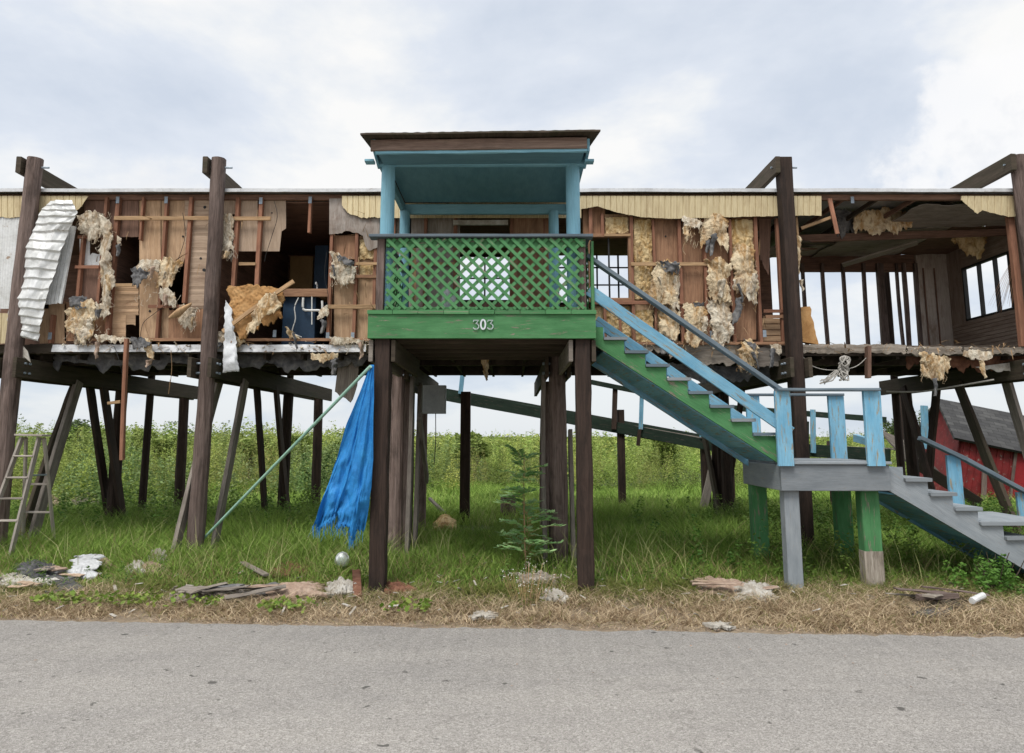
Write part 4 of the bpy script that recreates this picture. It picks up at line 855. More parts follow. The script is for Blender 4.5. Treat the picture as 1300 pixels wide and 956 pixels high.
for k in range(n_t):
    x = tx0+k*dx; z = gz0-k*dz
    MB().beam((x+dx/2+.02, SY0-.035, z), (x+dx/2+.02, SY1+.02, z), dx+.035, .034, (0, 0, 1)).build('tread', 'rail_paint' if k % 3 else 'grey_paint', ST_)
    MB().beam((x+.01, SY0+.045, z+dz/2-.01), (x+.01, SY1-.045, z+dz/2-.01), .02, dz-.02, (0, 0, 1)).build('riser', 'blue', ST_)
    MB().grid(lambda u, v: Vector((x+dx*u+.0, SY0+.045+(SY1-SY0-.09)*v, z-.04-.11-dz*u)), 1, 1, (0, 0, .02)).build('underside_board', 'blue', ST_)
# landing
LZ = ZY(589, 7.62); LZb = ZY(622, 7.62); lx0, lx1, ly0, ly1 = 2.94, XP(1128, 7.62, 1.2), 7.62, 8.82
MB().beam((lx0, ly0, (LZ+LZb)/2-.01), (lx1, ly0, (LZ+LZb)/2-.01), .045, LZ-LZb, (0, 0, 1)).build('landing_rim', 'grey_paint', ST_)
MB().beam((lx0+.02, ly0+.03, (LZ+LZb)/2-.01), (lx0+.02, ly1, (LZ+LZb)/2-.01), .04, LZ-LZb, (0, 0, 1)).build('landing_rim', 'grey_paint', ST_)
MB().beam((lx1-.02, ly0+.03, (LZ+LZb)/2-.01), (lx1-.02, ly1, (LZ+LZb)/2-.01), .04, LZ-LZb, (0, 0, 1)).build('landing_rim', 'grey_paint', ST_)
MB().beam((lx0, ly1, (LZ+LZb)/2-.01), (lx1, ly1, (LZ+LZb)/2-.01), .04, LZ-LZb, (0, 0, 1)).build('landing_rim', 'grey_paint', ST_)
for k in range(9):
    y = ly0-.05+(ly1-ly0+.1)*(k+.5)/9
    MB().beam((lx0+.03, y, LZ+.01), (lx1-.02+.04, y, LZ+.01), (ly1-ly0+.1)/9-.005, .03, (0, 0, 1)).build('landing_board', 'grey_paint', ST_)
# landing posts below
for (x, y, w, mt, x2) in ((3.07, ly0+.02, .165, 'grey_paint', .0), (XP(1115, ly0, .6), ly0+.1, .2, 'green', .0), (XP(962, ly1, .8), ly1-.1, .19, 'green', 0), (XP(1068, ly1, .8), ly1-.1, .19, 'green', 0)):
    MB().beam((x, y+.09, -.12), (x, y+.09, LZb+.1), w, .14, (0, 1, 0), ch=.008).build('landing_post', mt, ST_)
x = XP(1115, ly0, .6)
MB().beam((x, ly0+.19, -.1), (x, ly0+.19, .36), .206, .146, (0, 1, 0), ch=.01, jit=.004).build('bare_post_foot', 'rot', ST_, label='peeled bare wood foot of the green post')
# newels above
NZ = ZY(497, ly0)
def newel(x, y, z0, z1, w=.17, mt='blue'): MB().beam((x, y, z0), (x, y, z1), w, .045, (0, 1, 0), ch=.004).build('newel_post', mt, ST_)
newel(XP(995, ly0-.05, 1.7), ly0-.05, LZ-.02, NZ, .17); newel(XP(1106, ly0, 1.7)+.0, ly0-.05, LZ-.02, NZ, .19)
newel(XP(955, ly1, 1.9), ly1-.03, LZ, NZ+.02, .17); newel(XP(1061, ly1, 1.8), ly1-.03, LZ, NZ+.02, .2)
MB().beam((XP(985, ly0-.05, NZ), ly0-.06, NZ+.015), (XP(1114, ly0-.05, NZ), ly0-.06, NZ+.015), .13, .03, (0, 0, 1)).build('landing_handrail', 'rail_paint', ST_)
MB().beam((XP(945, ly1, NZ), ly1-.03, NZ+.035), (XP(1068, ly1, NZ), ly1-.03, NZ+.035), .12, .03, (0, 0, 1)).build('landing_handrail', 'rail_paint', ST_)
# sloping rails
def rail(pa, pb, Y, h, w, mt, nm): MB().beam(P(*pa, Y), P(*pb, Y), w, h, (0, 0, 1), seg=8).build(nm, mt, ST_)
rail((745, 325), (992, 496), SY0-.02, .045, .11, 'rail_paint', 'handrail')
rail((747, 368), (1004, 549), SY0-.07, .13, .035, 'blue', 'mid_rail')
rail((756, 407), (948, 538), SY1+.05, .13, .035, 'blue', 'mid_rail')
# lower flight
lt = [(1149, 609), (1179, 625), (1209, 644), (1240, 662), (1271, 683)]
ltx = XP(1147, SY0, 1.15); dx2 = .262; zz = [ZY(y, SY0) for _, y in lt]; dz2 = (zz[0]-zz[-1])/4
stringer(SY0, 'grey_paint', ltx, zz[0], 8, dx2, dz2, ltx+8*dx2-.1, .2, xs=lx1)
stringer(SY1-.04, 'blue', ltx, zz[0], 8, dx2, dz2, ltx+8*dx2-.1, .2, xs=lx1)
for k in range(8):
    x = ltx+k*dx2; z = zz[0]-k*dz2
    if z < .05: break
    wide = .55 if k == 3 else 0
    MB().beam((x+dx2/2+.02+wide/2, SY0-.035, z), (x+dx2/2+.02+wide/2, SY1+.02, z), dx2+.03+wide, .04, (0, 0, 1)).build('tread', 'grey_paint', ST_)
    MB().beam((x+.01, SY0+.045, z+dz2/2-.012), (x+.01, SY1-.045, z+dz2/2-.012), .02, dz2-.03, (0, 0, 1)).build('riser', 'blue', ST_)
    xx = x
    MB().grid(lambda u, v: Vector((xx+dx2*u, SY0+.045+(SY1-SY0-.09)*v, z-.185-dz2*u)), 1, 1, (0, 0, .02)).build('underside_board', 'blue', ST_)
newel(XP(1214, 8.7, 1.0), 8.72, ZY(648, 8.7), ZY(578, 8.7), .17); newel(XP(1300, 8.7, .9), 8.72, ZY(665, 8.7), ZY(625, 8.7), .17)
rail((1168, 556), (1225, 583), 8.68, .05, .1, 'rail_paint', 'handrail'); rail((1225, 583), (1330, 640), 8.68, .05, .1, 'rail_paint', 'handrail')
# ================================================================== LADDER
LD = thing('step_ladder', 'old wooden stepladder standing in the grass under the left end of the trailer', 'stepladder', (-6.7, 9.0, -.05))
def lp(px, py, Y): return P(px, py, Y)
topY = 9.1; ft = 9.0
def railL(pt, pbm, Yb, nm, w=.03, d=.07):
    a = P(pt[0], pt[1], topY if nm == 'front_rail' else topY+.06); b = P(pbm[0], pbm[1], Yb); dirv = (b-a); b = a+dirv*((a.z+.05)/(a.z-b.z))
    MB().beam(a, b, w, d, (0, 1, 0), ch=.003).build(nm, 'ladder', LD); return a, b
fl_ = railL((28, 555), (-14, 670), ft, 'front_rail'); fr = railL((50, 555), (20, 678), ft, 'front_rail')
bl = railL((33, 556), (30, 660), 9.75, 'rear_leg', .035, .035); br = railL((56, 556), (67, 668), 9.75, 'rear_leg', .035, .035)
for i, py in enumerate((578, 604, 629, 655)):
    t = (py-555)/(678-555)*.92
    MB().beam(fl_[0].lerp(fl_[1], t*.86), fr[0].lerp(fr[1], t*.86), .09, .022, (0, 0, 1)).build('step', 'ladder', LD)
for t in (.38, .62, .86): MB().beam(bl[0].lerp(bl[1], t), br[0].lerp(br[1], t), .02, .03, (0, 0, 1)).build('rear_stretcher', 'ladder', LD)
MB().beam(P(24, 552, 9.12), P(59, 553, 9.12), .18, .025, (0, 0, 1)).build('top_cap', 'ladder', LD)
MB().beam(fr[0].lerp(fr[1], .3), br[0].lerp(br[1], .3), .015, .02, (0, 0, 1)).build('side_brace', 'strap', LD)
# ================================================================== TARP + POLE
def tarp(u, v):
    Lp = [(470, 463), (456, 500), (439, 540), (427, 578), (416, 608), (406, 636), (398, 658)]
    Rp = [(475, 463), (475, 505), (474, 545), (473, 585), (471, 620), (467, 645), (462, 672)]
    k = v*6; i = min(int(k), 5); f = k-i
    l = (Lp[i][0]*(1-f)+Lp[i+1][0]*f, Lp[i][1]*(1-f)+Lp[i+1][1]*f); r = (Rp[i][0]*(1-f)+Rp[i+1][0]*f, Rp[i][1]*(1-f)+Rp[i+1][1]*f)
    Y = 7.42
    p = P(l[0], l[1], Y).lerp(P(r[0], r[1], Y), u)
    a = .008+.05*v
    p.y += .8*a*math.sin(u*9+4*fb(v*1.2, u*1.5, 2))+.35*a*math.sin(u*23+v*3+5*fb(u*2, v*2, 8))+.02*v*fb(u*14, v*9, 4)+.05*fb(u*2, v*4, 5)*v
    p.x += .02*v*math.sin(u*17+2)
    if v > .8:
        w = (v-.8)/.2; p.z -= .12*w*(math.sin(u*9+.6)*.7+.6*fb(u*8, 1, 2)+.9*abs(fb(u*60, 2, 2))); p.x -= .05*w*w*abs(fb(u*40, 3, 2))
    return p
MB().grid(tarp, 130, 70, (0, .002, 0)).build('tarpaulin', 'tarp', None, True, label='bright blue frayed tarpaulin hanging from the porch post', cat='tarpaulin')
m = MB()
for k in range(90):
    u = random.random(); a = tarp(u, .985); m.sweep([a, a+Vector((-.01+random.uniform(-.03, .02), random.uniform(-.03, .03), -.04)), a+Vector((random.uniform(-.07, .02), random.uniform(-.04, .04), random.uniform(-.1, -.17)))], [(.003, 0), (-.002, .002), (-.002, -.002)], rad=[1, .9, .3])
tf = m.build('frayed_threads', 'tarp', bpy.data.objects['tarpaulin'])
MB().pole((XP(472, 7.45, 2.45), 7.4, ZY(465, 7.4)), G(237, 706, -.02), .019, .019, 10, .0004, 3).build('pole', 'mint', None, label='long thin mint green pole leaning from the porch corner to the grass', cat='pole')
# ================================================================== RAMP BEHIND
RM = thing('rear_ramp', 'long sagging wooden ramp with broken railing behind the trailer', 'ramp', (3, 15.9, -.05))
RY = 15.6
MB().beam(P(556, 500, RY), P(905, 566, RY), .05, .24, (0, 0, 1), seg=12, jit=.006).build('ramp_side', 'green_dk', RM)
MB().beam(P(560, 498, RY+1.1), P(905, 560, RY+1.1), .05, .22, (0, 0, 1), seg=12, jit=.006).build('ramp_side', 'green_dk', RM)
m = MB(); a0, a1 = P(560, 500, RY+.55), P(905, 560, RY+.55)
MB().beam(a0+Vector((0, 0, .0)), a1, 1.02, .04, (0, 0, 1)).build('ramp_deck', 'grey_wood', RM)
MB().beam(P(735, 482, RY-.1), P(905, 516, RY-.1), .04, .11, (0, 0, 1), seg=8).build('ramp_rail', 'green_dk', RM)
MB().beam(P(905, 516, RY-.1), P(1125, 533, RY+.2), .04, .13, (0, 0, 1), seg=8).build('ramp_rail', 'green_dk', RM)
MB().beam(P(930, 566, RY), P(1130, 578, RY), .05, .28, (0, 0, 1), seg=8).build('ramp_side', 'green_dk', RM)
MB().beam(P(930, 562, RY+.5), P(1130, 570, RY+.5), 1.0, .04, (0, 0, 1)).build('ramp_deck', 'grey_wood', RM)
for px, ya, yb, w, mt in ((587, 470, 500, .1, 'blue'), (710, 480, 565, .2, 'blue'), (816, 498, 545, .09, 'blue'), (893, 515, 555, .09, 'blue'), (1033, 520, 575, .11, 'blue'), (782, 492, 545, .11, 'pile_dark'), (1175, 515, 570, .15, 'blue'), (1146, 500, 560, .12, 'pile_dark'), (812, 545, 566, .08, 'pile_dark'), (1025, 535, 575, .07, 'green_dk')):
    x = XP(px, RY-.05, 1.9); MB().beam((x, RY-.05, ZY(ya, RY-.05)), (x-.05, RY-.05, ZY(yb, RY-.05)), w, .05, (0, 1, 0)).build('baluster', mt, RM)
for px, y, w in ((590, 13.4, .19), (790, RY, .16), (897, RY, .17), (914, RY+.3, .19), (928, RY+.2, .17), (1060, RY, .15)):
    x = XP(px, y, 1.0); MB().beam((x, y+.12, -.12), (x, y+.12, ZY(497 if px < 600 else (520 if px < 800 else 560), y)), w, w, (0, 1, 0), ch=.01).build('ramp_post', 'pile_dark', RM)
m = MB().beam(P(893, 645, 15.2), P(912, 562, 15.5), .17, .06, (0, 1, 0)); m.build('ramp_brace', 'grey_wood', RM)
# tilted platform at right, in front of the shed
m = MB(); m.grid(lambda u, v: P(1163, 566, 14.4).lerp(P(1205, 612, 13.0), u)+Vector((0, 1.6*v, .38*v))+Vector((.1*v, 0, .01*fb(u*4, v*4, 0))), 12, 8, (0, 0, -.05)); m.build('tilted_platform', 'grey_wood', None, label='tilted grey deck panel lying on the ground left of the red shed', cat='deck panel')
MB().beam(P(1162, 588, 13.2), P(1245, 640, 12.8), .05, .2, (0, 0, 1)).build('fallen_beam', 'girder', None, label='dark fallen beam lying below the tilted grey panel', cat='beam')
MB().beam(P(1086, 556, 15.3), P(1110, 563, 14.4), .1, .16, (0, 0, 1)).build('fallen_blue_board', 'blue', RM)
# stump etc.
MB().pole(G(645, 655)+Vector((0, 0, -.1)), G(645, 655)+Vector((.0, 0, .42)), .16, .15, 12, .006).build('stump', 'pile', None, label='short sawn-off pile stump in the grass left of the sapling', cat='stump')
MB().beam(G(575, 662, 0), G(545, 655, .0)+Vector((0, 0, .35)), .06, .05, (0, 0, 1)).build('fallen_stick', 'grey_wood', None, label='grey stick leaning by the yellow foam block', cat='stick')
# ================================================================== RED SHED (knocked askew)
SH = thing('garden_shed', 'small red shed with dark shingle gable roof, knocked askew behind the right end', 'shed', (14.3, 19.0, -.05))
from mathutils import Matrix
so = Vector((XP(1206, 17.0, .6), 17.0, .15))
Mx = Matrix.Translation(so) @ Matrix.Rotation(R(13), 4, 'Y') @ Matrix.Rotation(R(-9), 4, 'Z')
SW, SD, SHH, RH = 3.4, 2.3, 1.55, .95
def quadw(pts, mat, nm, th=.06):
    m = MB(); p = [Mx @ Vector(q) for q in pts]; n_ = (p[1]-p[0]).cross(p[2]-p[0]).normalized()*th
    o = p+[q-n_ for q in p]; k = len(p)
    U = [((q-p[0]).dot((p[1]-p[0]).normalized()), (q-p[0]).dot(n_.normalized().cross((p[1]-p[0]).normalized()))) for q in p]
    fs = [list(range(k)), list(range(k, 2*k))[::-1]]+[[i, k+i, k+(i+1) % k, (i+1) % k] for i in range(k)]
    uv = [U, U[::-1]]+[[U[i]]*2+[U[(i+1) % k]]*2 for i in range(k)]
    m.add(o, fs, uv); return m.build(nm, mat, SH)
b_ = -1.2
quadw([(0, 0, b_), (1.25, 0, b_), (1.25, 0, SHH), (0, 0, SHH)], 'red', 'side_wall')
quadw([(1.25, 0, b_), (SW, 0, b_), (SW, 0, SHH), (1.25, 0, SHH)], 'red_clean', 'side_wall')
quadw([(SW, SD, b_), (0, SD, b_), (0, SD, SHH), (SW, SD, SHH)], 'red', 'side_wall')
quadw([(0, SD, b_), (0, 0, b_), (0, 0, SHH), (0, SD/2, SHH+RH), (0, SD, SHH)], 'red', 'gable_wall')
quadw([(SW, 0, b_), (SW, SD, b_), (SW, SD, SHH), (SW, SD/2, SHH+RH), (SW, 0, SHH)], 'red', 'gable_wall')
e = .2; sl = RH/(SD/2)
quadw([(-e, -e, SHH-e*sl+.04), (SW+e, -e, SHH-e*sl+.04), (SW+e, SD/2, SHH+RH+.04), (-e, SD/2, SHH+RH+.04)], 'shingle', 'roof')
quadw([(SW+e, SD+e, SHH-e*sl+.04), (-e, SD+e, SHH-e*sl+.04), (-e, SD/2, SHH+RH+.04), (SW+e, SD/2, SHH+RH+.04)], 'shingle', 'roof')
m = MB()
for k in range(8):
    y = .12+k*.15; m.sweep([Mx @ Vector((y, -.012, b_)), Mx @ Vector((y, -.012, SHH-.05))], [(-.012, -.01), (.012, -.01), (.012, .01), (-.012, .01)], up=(0, 1, 0))
m.build('battens', 'red', SH)
MB().beam(Mx @ Vector((1.25, -.03, -.3)), Mx @ Vector((1.25, -.03, SHH-.03)), .07, .03, (0, 1, 0)).build('corner_trim', 'pile', SH)
MB().beam(Mx @ Vector((.7, -.06, -.2)), Mx @ Vector((.62, -.05, .75)), .12, .03, (0, 1, 0)).build('loose_board', 'pile', SH)
# ================================================================== DEBRIS
def heap(name, mat, label, cat, outline, h=.05, rough=.04, ls=5, th=.02, tilt=(0, 0), z=.0, sag=True):
    h *= .75; rough *= .8
    """a thrown-down sheet: outline = 4 ground corners seen at photo positions, lumps in height"""
    c = [G(px, py, z) for px, py in outline]; sd = random.uniform(0, 99)
    def fn(u, v):
        p = c[0].lerp(c[1], u).lerp(c[3].lerp(c[2], u), v)
        p = p+Vector(((.12*fb(v*5, sd, 0)+.05*fb(v*22, sd, 0))*(abs(u-.5)*2)**2, (.09*fb(u*5, sd, 2)+.04*fb(u*24, sd, 2))*(abs(v-.5)*2)**2, 0))
        p.z = z+h*(math.sin(math.pi*u)*.6+.4)*(.3+.7*math.sin(math.pi*v))+rough*(abs(fb(p.x*ls+sd, p.y*ls*1.5, 0, 3))*1.4-.3)+rough*.35*fb(p.x*30, p.y*30, sd, 3)+tilt[0]*u+tilt[1]*v
        return p
    return MB().grid(fn, 56, 34, (0, 0, -th), 'h').build(name, mat, None, False, label=label, cat=cat)
heap('carpet_scrap', 'carpet', 'crumpled dark grey carpet on the verge at the far left', 'carpet', [(8, 738), (72, 736), (58, 716), (22, 718)], .16, .05)
heap('foam_padding', 'white', 'dirty white foam under the dark carpet at the far left', 'foam', [(-20, 744), (68, 742), (66, 730), (-10, 732)], .05, .05)
heap('white_sheet', 'flash', 'white plastic panel tipped up on the verge', 'panel', [(84, 734), (118, 734), (128, 722), (96, 724)], .05, .015, tilt=(0, .17), th=.012)
heap('cardboard_sheet', 'card', 'brown board propped behind the white panel', 'board', [(122, 722), (146, 722), (142, 714), (122, 714)], .12, .02, th=.015)
heap('carpet_pad', 'card', 'beige carpet slab right of the white panel', 'carpet', [(166, 732), (218, 732), (206, 719), (172, 719)], .13, .03, th=.03)
heap('torn_foam', 'white', 'white torn foam edge on the beige carpet slab', 'foam', [(162, 730), (188, 733), (184, 723), (164, 720)], .14, .06, 12)
heap('stuffing_clump', 'white', 'upright clump of white stuffing in the grass', 'stuffing', [(194, 722), (216, 722), (214, 710), (196, 710)], .2, .12, 9)
heap('grey_mat', 'carpet', 'grey-brown mat lying below the white panel', 'mat', [(70, 752), (104, 752), (98, 736), (72, 736)], .05, .02)
heap('plank_heap', 'rot', 'long flat heap of weathered boards near the road', 'boards', [(214, 763), (345, 762), (330, 746), (232, 748)], .05, .035, 7)
def board_heap(name, label, x0, x1, y0, y1, n, mats, seed):
    rr = random.Random(seed); t = thing(name, label, 'boards', G((x0+x1)/2, (y0+y1)/2, 0))
    for k in range(n):
        c = G(rr.uniform(x0, x1), rr.uniform(y0, y1), 0)+Vector((0, 0, .02+.09*rr.random())); a = rr.gauss(0, .45); l = rr.uniform(.07, .3); d = Vector((math.cos(a), math.sin(a), rr.uniform(-.12, .12)))*l
        MB().beam(c-d, c+d, rr.uniform(.04, .18), rr.uniform(.006, .02), (0, 0, 1), jit=.006, seg=6, warp=.02).build('plank', rr.choice(mats), t)
board_heap('board_heap', 'heap of broken weathered boards at the verge left of the pinkish carpet sheet', 225, 340, 748, 762, 12, ['rot', 'grey_wood', 'card', 'kraft', 'rot'], 3)
board_heap('board_heap', 'loose rotten dark boards in the grass right of the landing', 1160, 1215, 762, 770, 5, ['pile', 'girder', 'rot'], 5)
board_heap('board_heap', 'few broken boards around the dark carpet at the far left', 5, 100, 722, 748, 8, ['rot', 'card', 'kraft', 'ply_pale'], 8)
board_heap('board_heap', 'brown broken boards around the foam slab left of the landing post', 890, 980, 746, 756, 4, ['card', 'rot', 'ply_pale'], 9)
board_heap('board_heap', 'dark debris boards in the shade under the lower stairs', 1175, 1240, 676, 696, 8, ['girder', 'rust', 'pile'], 12)
heap('roofing_felt', 'carpet', 'dark blue-grey felt strip lying on the boards', 'felt', [(306, 752), (346, 763), (340, 755), (304, 744)], .07, .01)
heap('carpet_sheet', 'card', 'broad pinkish brown carpet sheet right of the boards', 'carpet', [(330, 762), (416, 756), (402, 740), (344, 746)], .1, .03, th=.02)
heap('rusty_scrap', 'rust', 'rusty brown scrap heap in the grass below the tarpaulin', 'scrap', [(340, 732), (392, 732), (388, 718), (346, 718)], .09, .05)
MB().beam(G(308, 714, .1), G(338, 730, .06), .07, .025, (0, 0, 1)).build('broken_plank', 'rot', None, label='short broken plank left of the rusty scrap', cat='plank')
heap('foam_rag', 'white', 'crumpled off-white rag left of the red strip', 'rag', [(418, 756), (450, 756), (446, 742), (424, 742)], .12, .07, 9)
MB().beam(G(454, 758, .0), G(452, 738, .0)+Vector((0, 0, .12)), .09, .02, (0, 0, 1), jit=.004).build('red_board', 'rust', None, label='brick red board lying left of the left porch post', cat='board')
heap('red_scrap', 'rust', 'red-brown scraps right of the left porch post', 'scrap', [(488, 754), (516, 754), (512, 742), (490, 742)], .07, .06, 9)
heap('branch_litter', 'rot', 'broken board with pale ends below the sapling', 'board', [(658, 742), (706, 742), (704, 731), (662, 731)], .09, .04)
heap('plastic_bag', 'white', 'white plastic bag near the right porch post', 'bag', [(688, 763), (716, 764), (710, 754), (692, 754)], .07, .06, 12)
heap('paper_scrap', 'white', 'flat white paper on the dry verge near the road', 'paper', [(604, 783), (628, 783), (624, 777), (606, 777)], .02, .01)
heap('cardboard_sheet', 'card', 'brown board lying left of the white foam, left of the landing post', 'board', [(882, 752), (950, 757), (950, 738), (884, 736)], .08, .04)
heap('foam_slab', 'white', 'broken white foam slab left of the grey landing post', 'foam', [(936, 762), (992, 763), (976, 744), (942, 742)], .09, .05, 8)
heap('white_cloth', 'white', 'pale scrap on the dry verge below the foam slab', 'scrap', [(902, 796), (926, 796), (922, 790), (904, 790)], .02, .01)
heap('bark_litter', 'girder', 'brown rotten wood litter right of the landing', 'wood litter', [(1150, 775), (1224, 775), (1214, 758), (1154, 760)], .05, .05, 9)
MB().beam(G(1165, 758, .08), G(1215, 756, .08), .06, .05, (0, 0, 1), jit=.006)  .build('broken_plank', 'pile', None, label='dark rotten plank lying on the wood litter', cat='plank')
heap('dirt_slab', 'carpet', 'dark slab of dirt in front of the rotten litter', 'slab', [(1160, 782), (1202, 782), (1200, 770), (1168, 770)], .03, .02)
MB().pole(G(1234, 763, .05), G(1248, 756, .07), .03, .03, 12, .002).build('drink_can', 'white_metal', None, label='pale crushed can in the grass at the far right', cat='can')
heap('wood_chunk', 'rot', 'pale rotten wood chunk behind the landing', 'wood', [(1130, 712), (1158, 714), (1152, 698), (1134, 698)], .12, .07, 9)
heap('fallen_board', 'card', 'pinkish fallen board in the grass behind the stepladder', 'board', [(42, 650), (78, 646), (74, 634), (44, 640)], .3, .04)
heap('fallen_board', 'rot', 'pale broken board in the weeds right of the stepladder', 'board', [(90, 644), (124, 640), (118, 632), (92, 636)], .3, .05)
heap('yellow_foam_block', 'insul_y', 'yellow foam block in the grass under the porch', 'foam block', [(551, 672), (578, 672), (576, 660), (553, 660)], .22, .03, th=.1)
m = MB(); c = G(434, 722, .05)+Vector((0, 0, .1)); prof = [(0, .095), (.05, .08), (.08, .04), (.09, 0), (.08, -.045), (.05, -.08), (0, -.095)]
m.sweep([c+Vector((0, 0, b)) for a, b in prof[::-1]], [(math.cos(t*math.pi/8), math.sin(t*math.pi/8)) for t in range(16)], up=(0, 1, 0), rad=[max(.01, a) for a, b in prof[::-1]])
m.build('glass_globe', 'glass', None, True, label='milky glass lamp globe in the grass below the tarpaulin', cat='lamp globe')
for (px, py, r_, lb) in ((737, 700, .1, 'small pale chunk beside the thick post behind the sapling'), (372, 0, 0, '')):
    if r_: heap('pale_chunk', 'white', lb, 'chunk', [(732, 712), (744, 712), (743, 700), (733, 700)], .2, .05, 9)
# ================================================================== VEGETATION (numpy)
def tri_mesh(name, verts, quads, tints, mat, label=None, kind=None, cat=None, parent=None, group=None, org=None, tris=None):
    """verts (n,3), quads (m,4); tints per vertex"""
    me = bpy.data.meshes.new(name)
    if org is None:
        org = np.array([(verts[:, 0].min()+verts[:, 0].max())/2, (verts[:, 1].min()+verts[:, 1].max())/2, verts[:, 2].min()])
    v = (verts-org).astype(np.float32)
    nq = len(quads); me.vertices.add(len(v)); me.vertices.foreach_set('co', v.ravel())
    me.loops.add(nq*4); me.loops.foreach_set('vertex_index', quads.astype(np.int32).ravel())
    me.polygons.add(nq); me.polygons.foreach_set('loop_start', np.arange(nq, dtype=np.int32)*4)
    me.update(calc_edges=True)
    at = me.attributes.new('tint', 'FLOAT_COLOR', 'POINT')
    t4 = np.ones((len(v), 4), np.float32); t4[:, :3] = tints; at.data.foreach_set('color', t4.ravel())
    me.materials.append(M[mat]); me.validate()
    o = bpy.data.objects.new(name, me); COL.objects.link(o); LOC[o] = Vector(org.tolist())
    if parent is not None: o.parent = parent; o.location = LOC[o]-LOC[parent]
    else: o.location = LOC[o]
    if label: o['label'] = label
    if kind: o['kind'] = kind
    if cat: o['category'] = cat
    if group: o['group'] = group
    return o
def vnoise(x, y, s, seed=0):
    r_ = np.random.default_rng(seed); g = r_.random((64, 64)); x = np.asarray(x)*s+seed*3.1; y = np.asarray(y)*s+seed*1.7
    xi = np.floor(x).astype(int); yi = np.floor(y).astype(int); fx = x-xi; fy = y-yi; fx = fx*fx*(3-2*fx); fy = fy*fy*(3-2*fy)
    a = g[xi % 64, yi % 64]; b = g[(xi+1) % 64, yi % 64]; c = g[xi % 64, (yi+1) % 64]; d = g[(xi+1) % 64, (yi+1) % 64]
    return (a*(1-fx)+b*fx)*(1-fy)+(c*(1-fx)+d*fx)*fy
def blades(x, y, z, h, w, lean, tint):
    n = len(x); a = rng.random(n)*2*np.pi; dx, dy = np.cos(a), np.sin(a); b = rng.random(n)*2*np.pi; lx, ly = np.cos(b)*lean*h, np.sin(b)*lean*h
    V = np.zeros((n, 6, 3))
    for k, (t, ww, bend) in enumerate(((0, 1, 0), (.55, .8, .35), (1, .12, 1))):
        cx = x+lx*bend; cy = y+ly*bend; cz = z+h*t*(1-.25*lean*t)
        V[:, 2*k] = np.stack([cx-dx*w*ww/2, cy-dy*w*ww/2, cz], 1); V[:, 2*k+1] = np.stack([cx+dx*w*ww/2, cy+dy*w*ww/2, cz], 1)
    base = np.arange(n)[:, None]*6
    q = np.concatenate([base+np.array([0, 1, 3, 2]), base+np.array([2, 3, 5, 4])])
    return V.reshape(-1, 3), q, np.repeat(tint, 6, 0)
def cat(parts):
    V, Q, C = [], [], []; o = 0
    for v, q, c in parts: V.append(v); Q.append(q+o); C.append(c); o += len(v)
    return np.concatenate(V), np.concatenate(Q), np.concatenate(C)
def scatter(n, y0, y1, k=.80, pw=1.0):
    y = y0+(y1-y0)*rng.random(n)**pw; x = (rng.random(n)*2-1)*(y*k+.8); return x, y
def mixt(a, b, f): return a[None]*(1-f[:, None])+b[None]*f[:, None]
# dry verge
n = 95000; x, y = scatter(n, 5.9, 8.3, .82, 1.1); re = 6.12-.062*x
pn = vnoise(x, y, 1.3, 3)*.5+vnoise(x, y, 4, 4)*.5
keep = (y > re+.03+.05*rng.random(n)) & (y < 7.65+.9*(pn-.5)+.35*rng.random(n)) & ((pn > .33) | (rng.random(n) < .35))
x, y, pn = x[keep], y[keep], pn[keep]; n = len(x); re = 6.12-.062*x
h = (.035+.075*rng.random(n))*np.clip((y-re)/.5+.35, .3, 1.3)*(.6+pn); f = rng.random(n)
t1 = mixt(np.array([.20, .13, .07]), np.array([.68, .55, .37]), f**1.2); gr = np.clip((y-6.7)/1.1, .05, .85)*(.4+1.2*vnoise(x, y, 1.6, 81)) > rng.random(n)
t1[gr] = mixt(np.array([.11, .14, .03]), np.array([.24, .24, .07]), rng.random(gr.sum()))
pd = blades(x, y, np.full(n, -.045), h, .005+.004*rng.random(n), .9+.9*rng.random(n), t1)
tri_mesh('dry_grass', *cat([pd]), 'blade', 'straw-coloured dry grass along the road edge', 'stuff')
# green grass near
P_ = []
n = 215000; x, y = scatter(n, 7.15, 13.5, .80, 1.25); pn = vnoise(x, y, .9, 5)*.6+vnoise(x, y, 3, 6)*.4
edgey = 7.55+.7*(vnoise(x, y*0, .7, 8)-.5)
keep = (y > edgey+.25*rng.random(n)) & ((pn > .28) | (rng.random(n) < .4)); x, y, pn = x[keep], y[keep], pn[keep]; n = len(x)
sh = ((y > 7.6) & (y < 15) & (np.abs(x+.35) < 1.6))
h = (.10+.22*rng.random(n))*(.45+1.1*pn)*np.clip((y-7.1)/1.6, .4, 1.1); h *= 1+.55*np.clip((y-8.6)/.8, 0, 1)*(np.abs(x+.35) > 1.3); h[sh] *= .8; bare = sh & (vnoise(x, y, 1.1, 71) > .55) & (rng.random(n) < .75); h[bare] *= .25
f = rng.random(n); g = vnoise(x, y, .5, 9)
t1 = mixt(np.array([.07, .15, .02]), np.array([.32, .46, .09]), np.clip(f*.7+g*.4-.05, 0, 1)); dr = rng.random(n) < np.clip(.32-(y-7.6)*.16, .03, .32)
t1[dr] = mixt(np.array([.26, .19, .09]), np.array([.42, .34, .18]), rng.random(dr.sum()))
P_.append(blades(x, y, np.full(n, -.05), h, .006+.006*rng.random(n), .35+.7*rng.random(n), t1))
n = 110000; x, y = scatter(n, 13, 23, .82); pn = vnoise(x, y, .6, 10)
h = (.12+.22*rng.random(n))*(.4+1.1*pn); f = rng.random(n)
t1 = mixt(np.array([.13, .24, .035]), np.array([.36, .50, .11]), f)
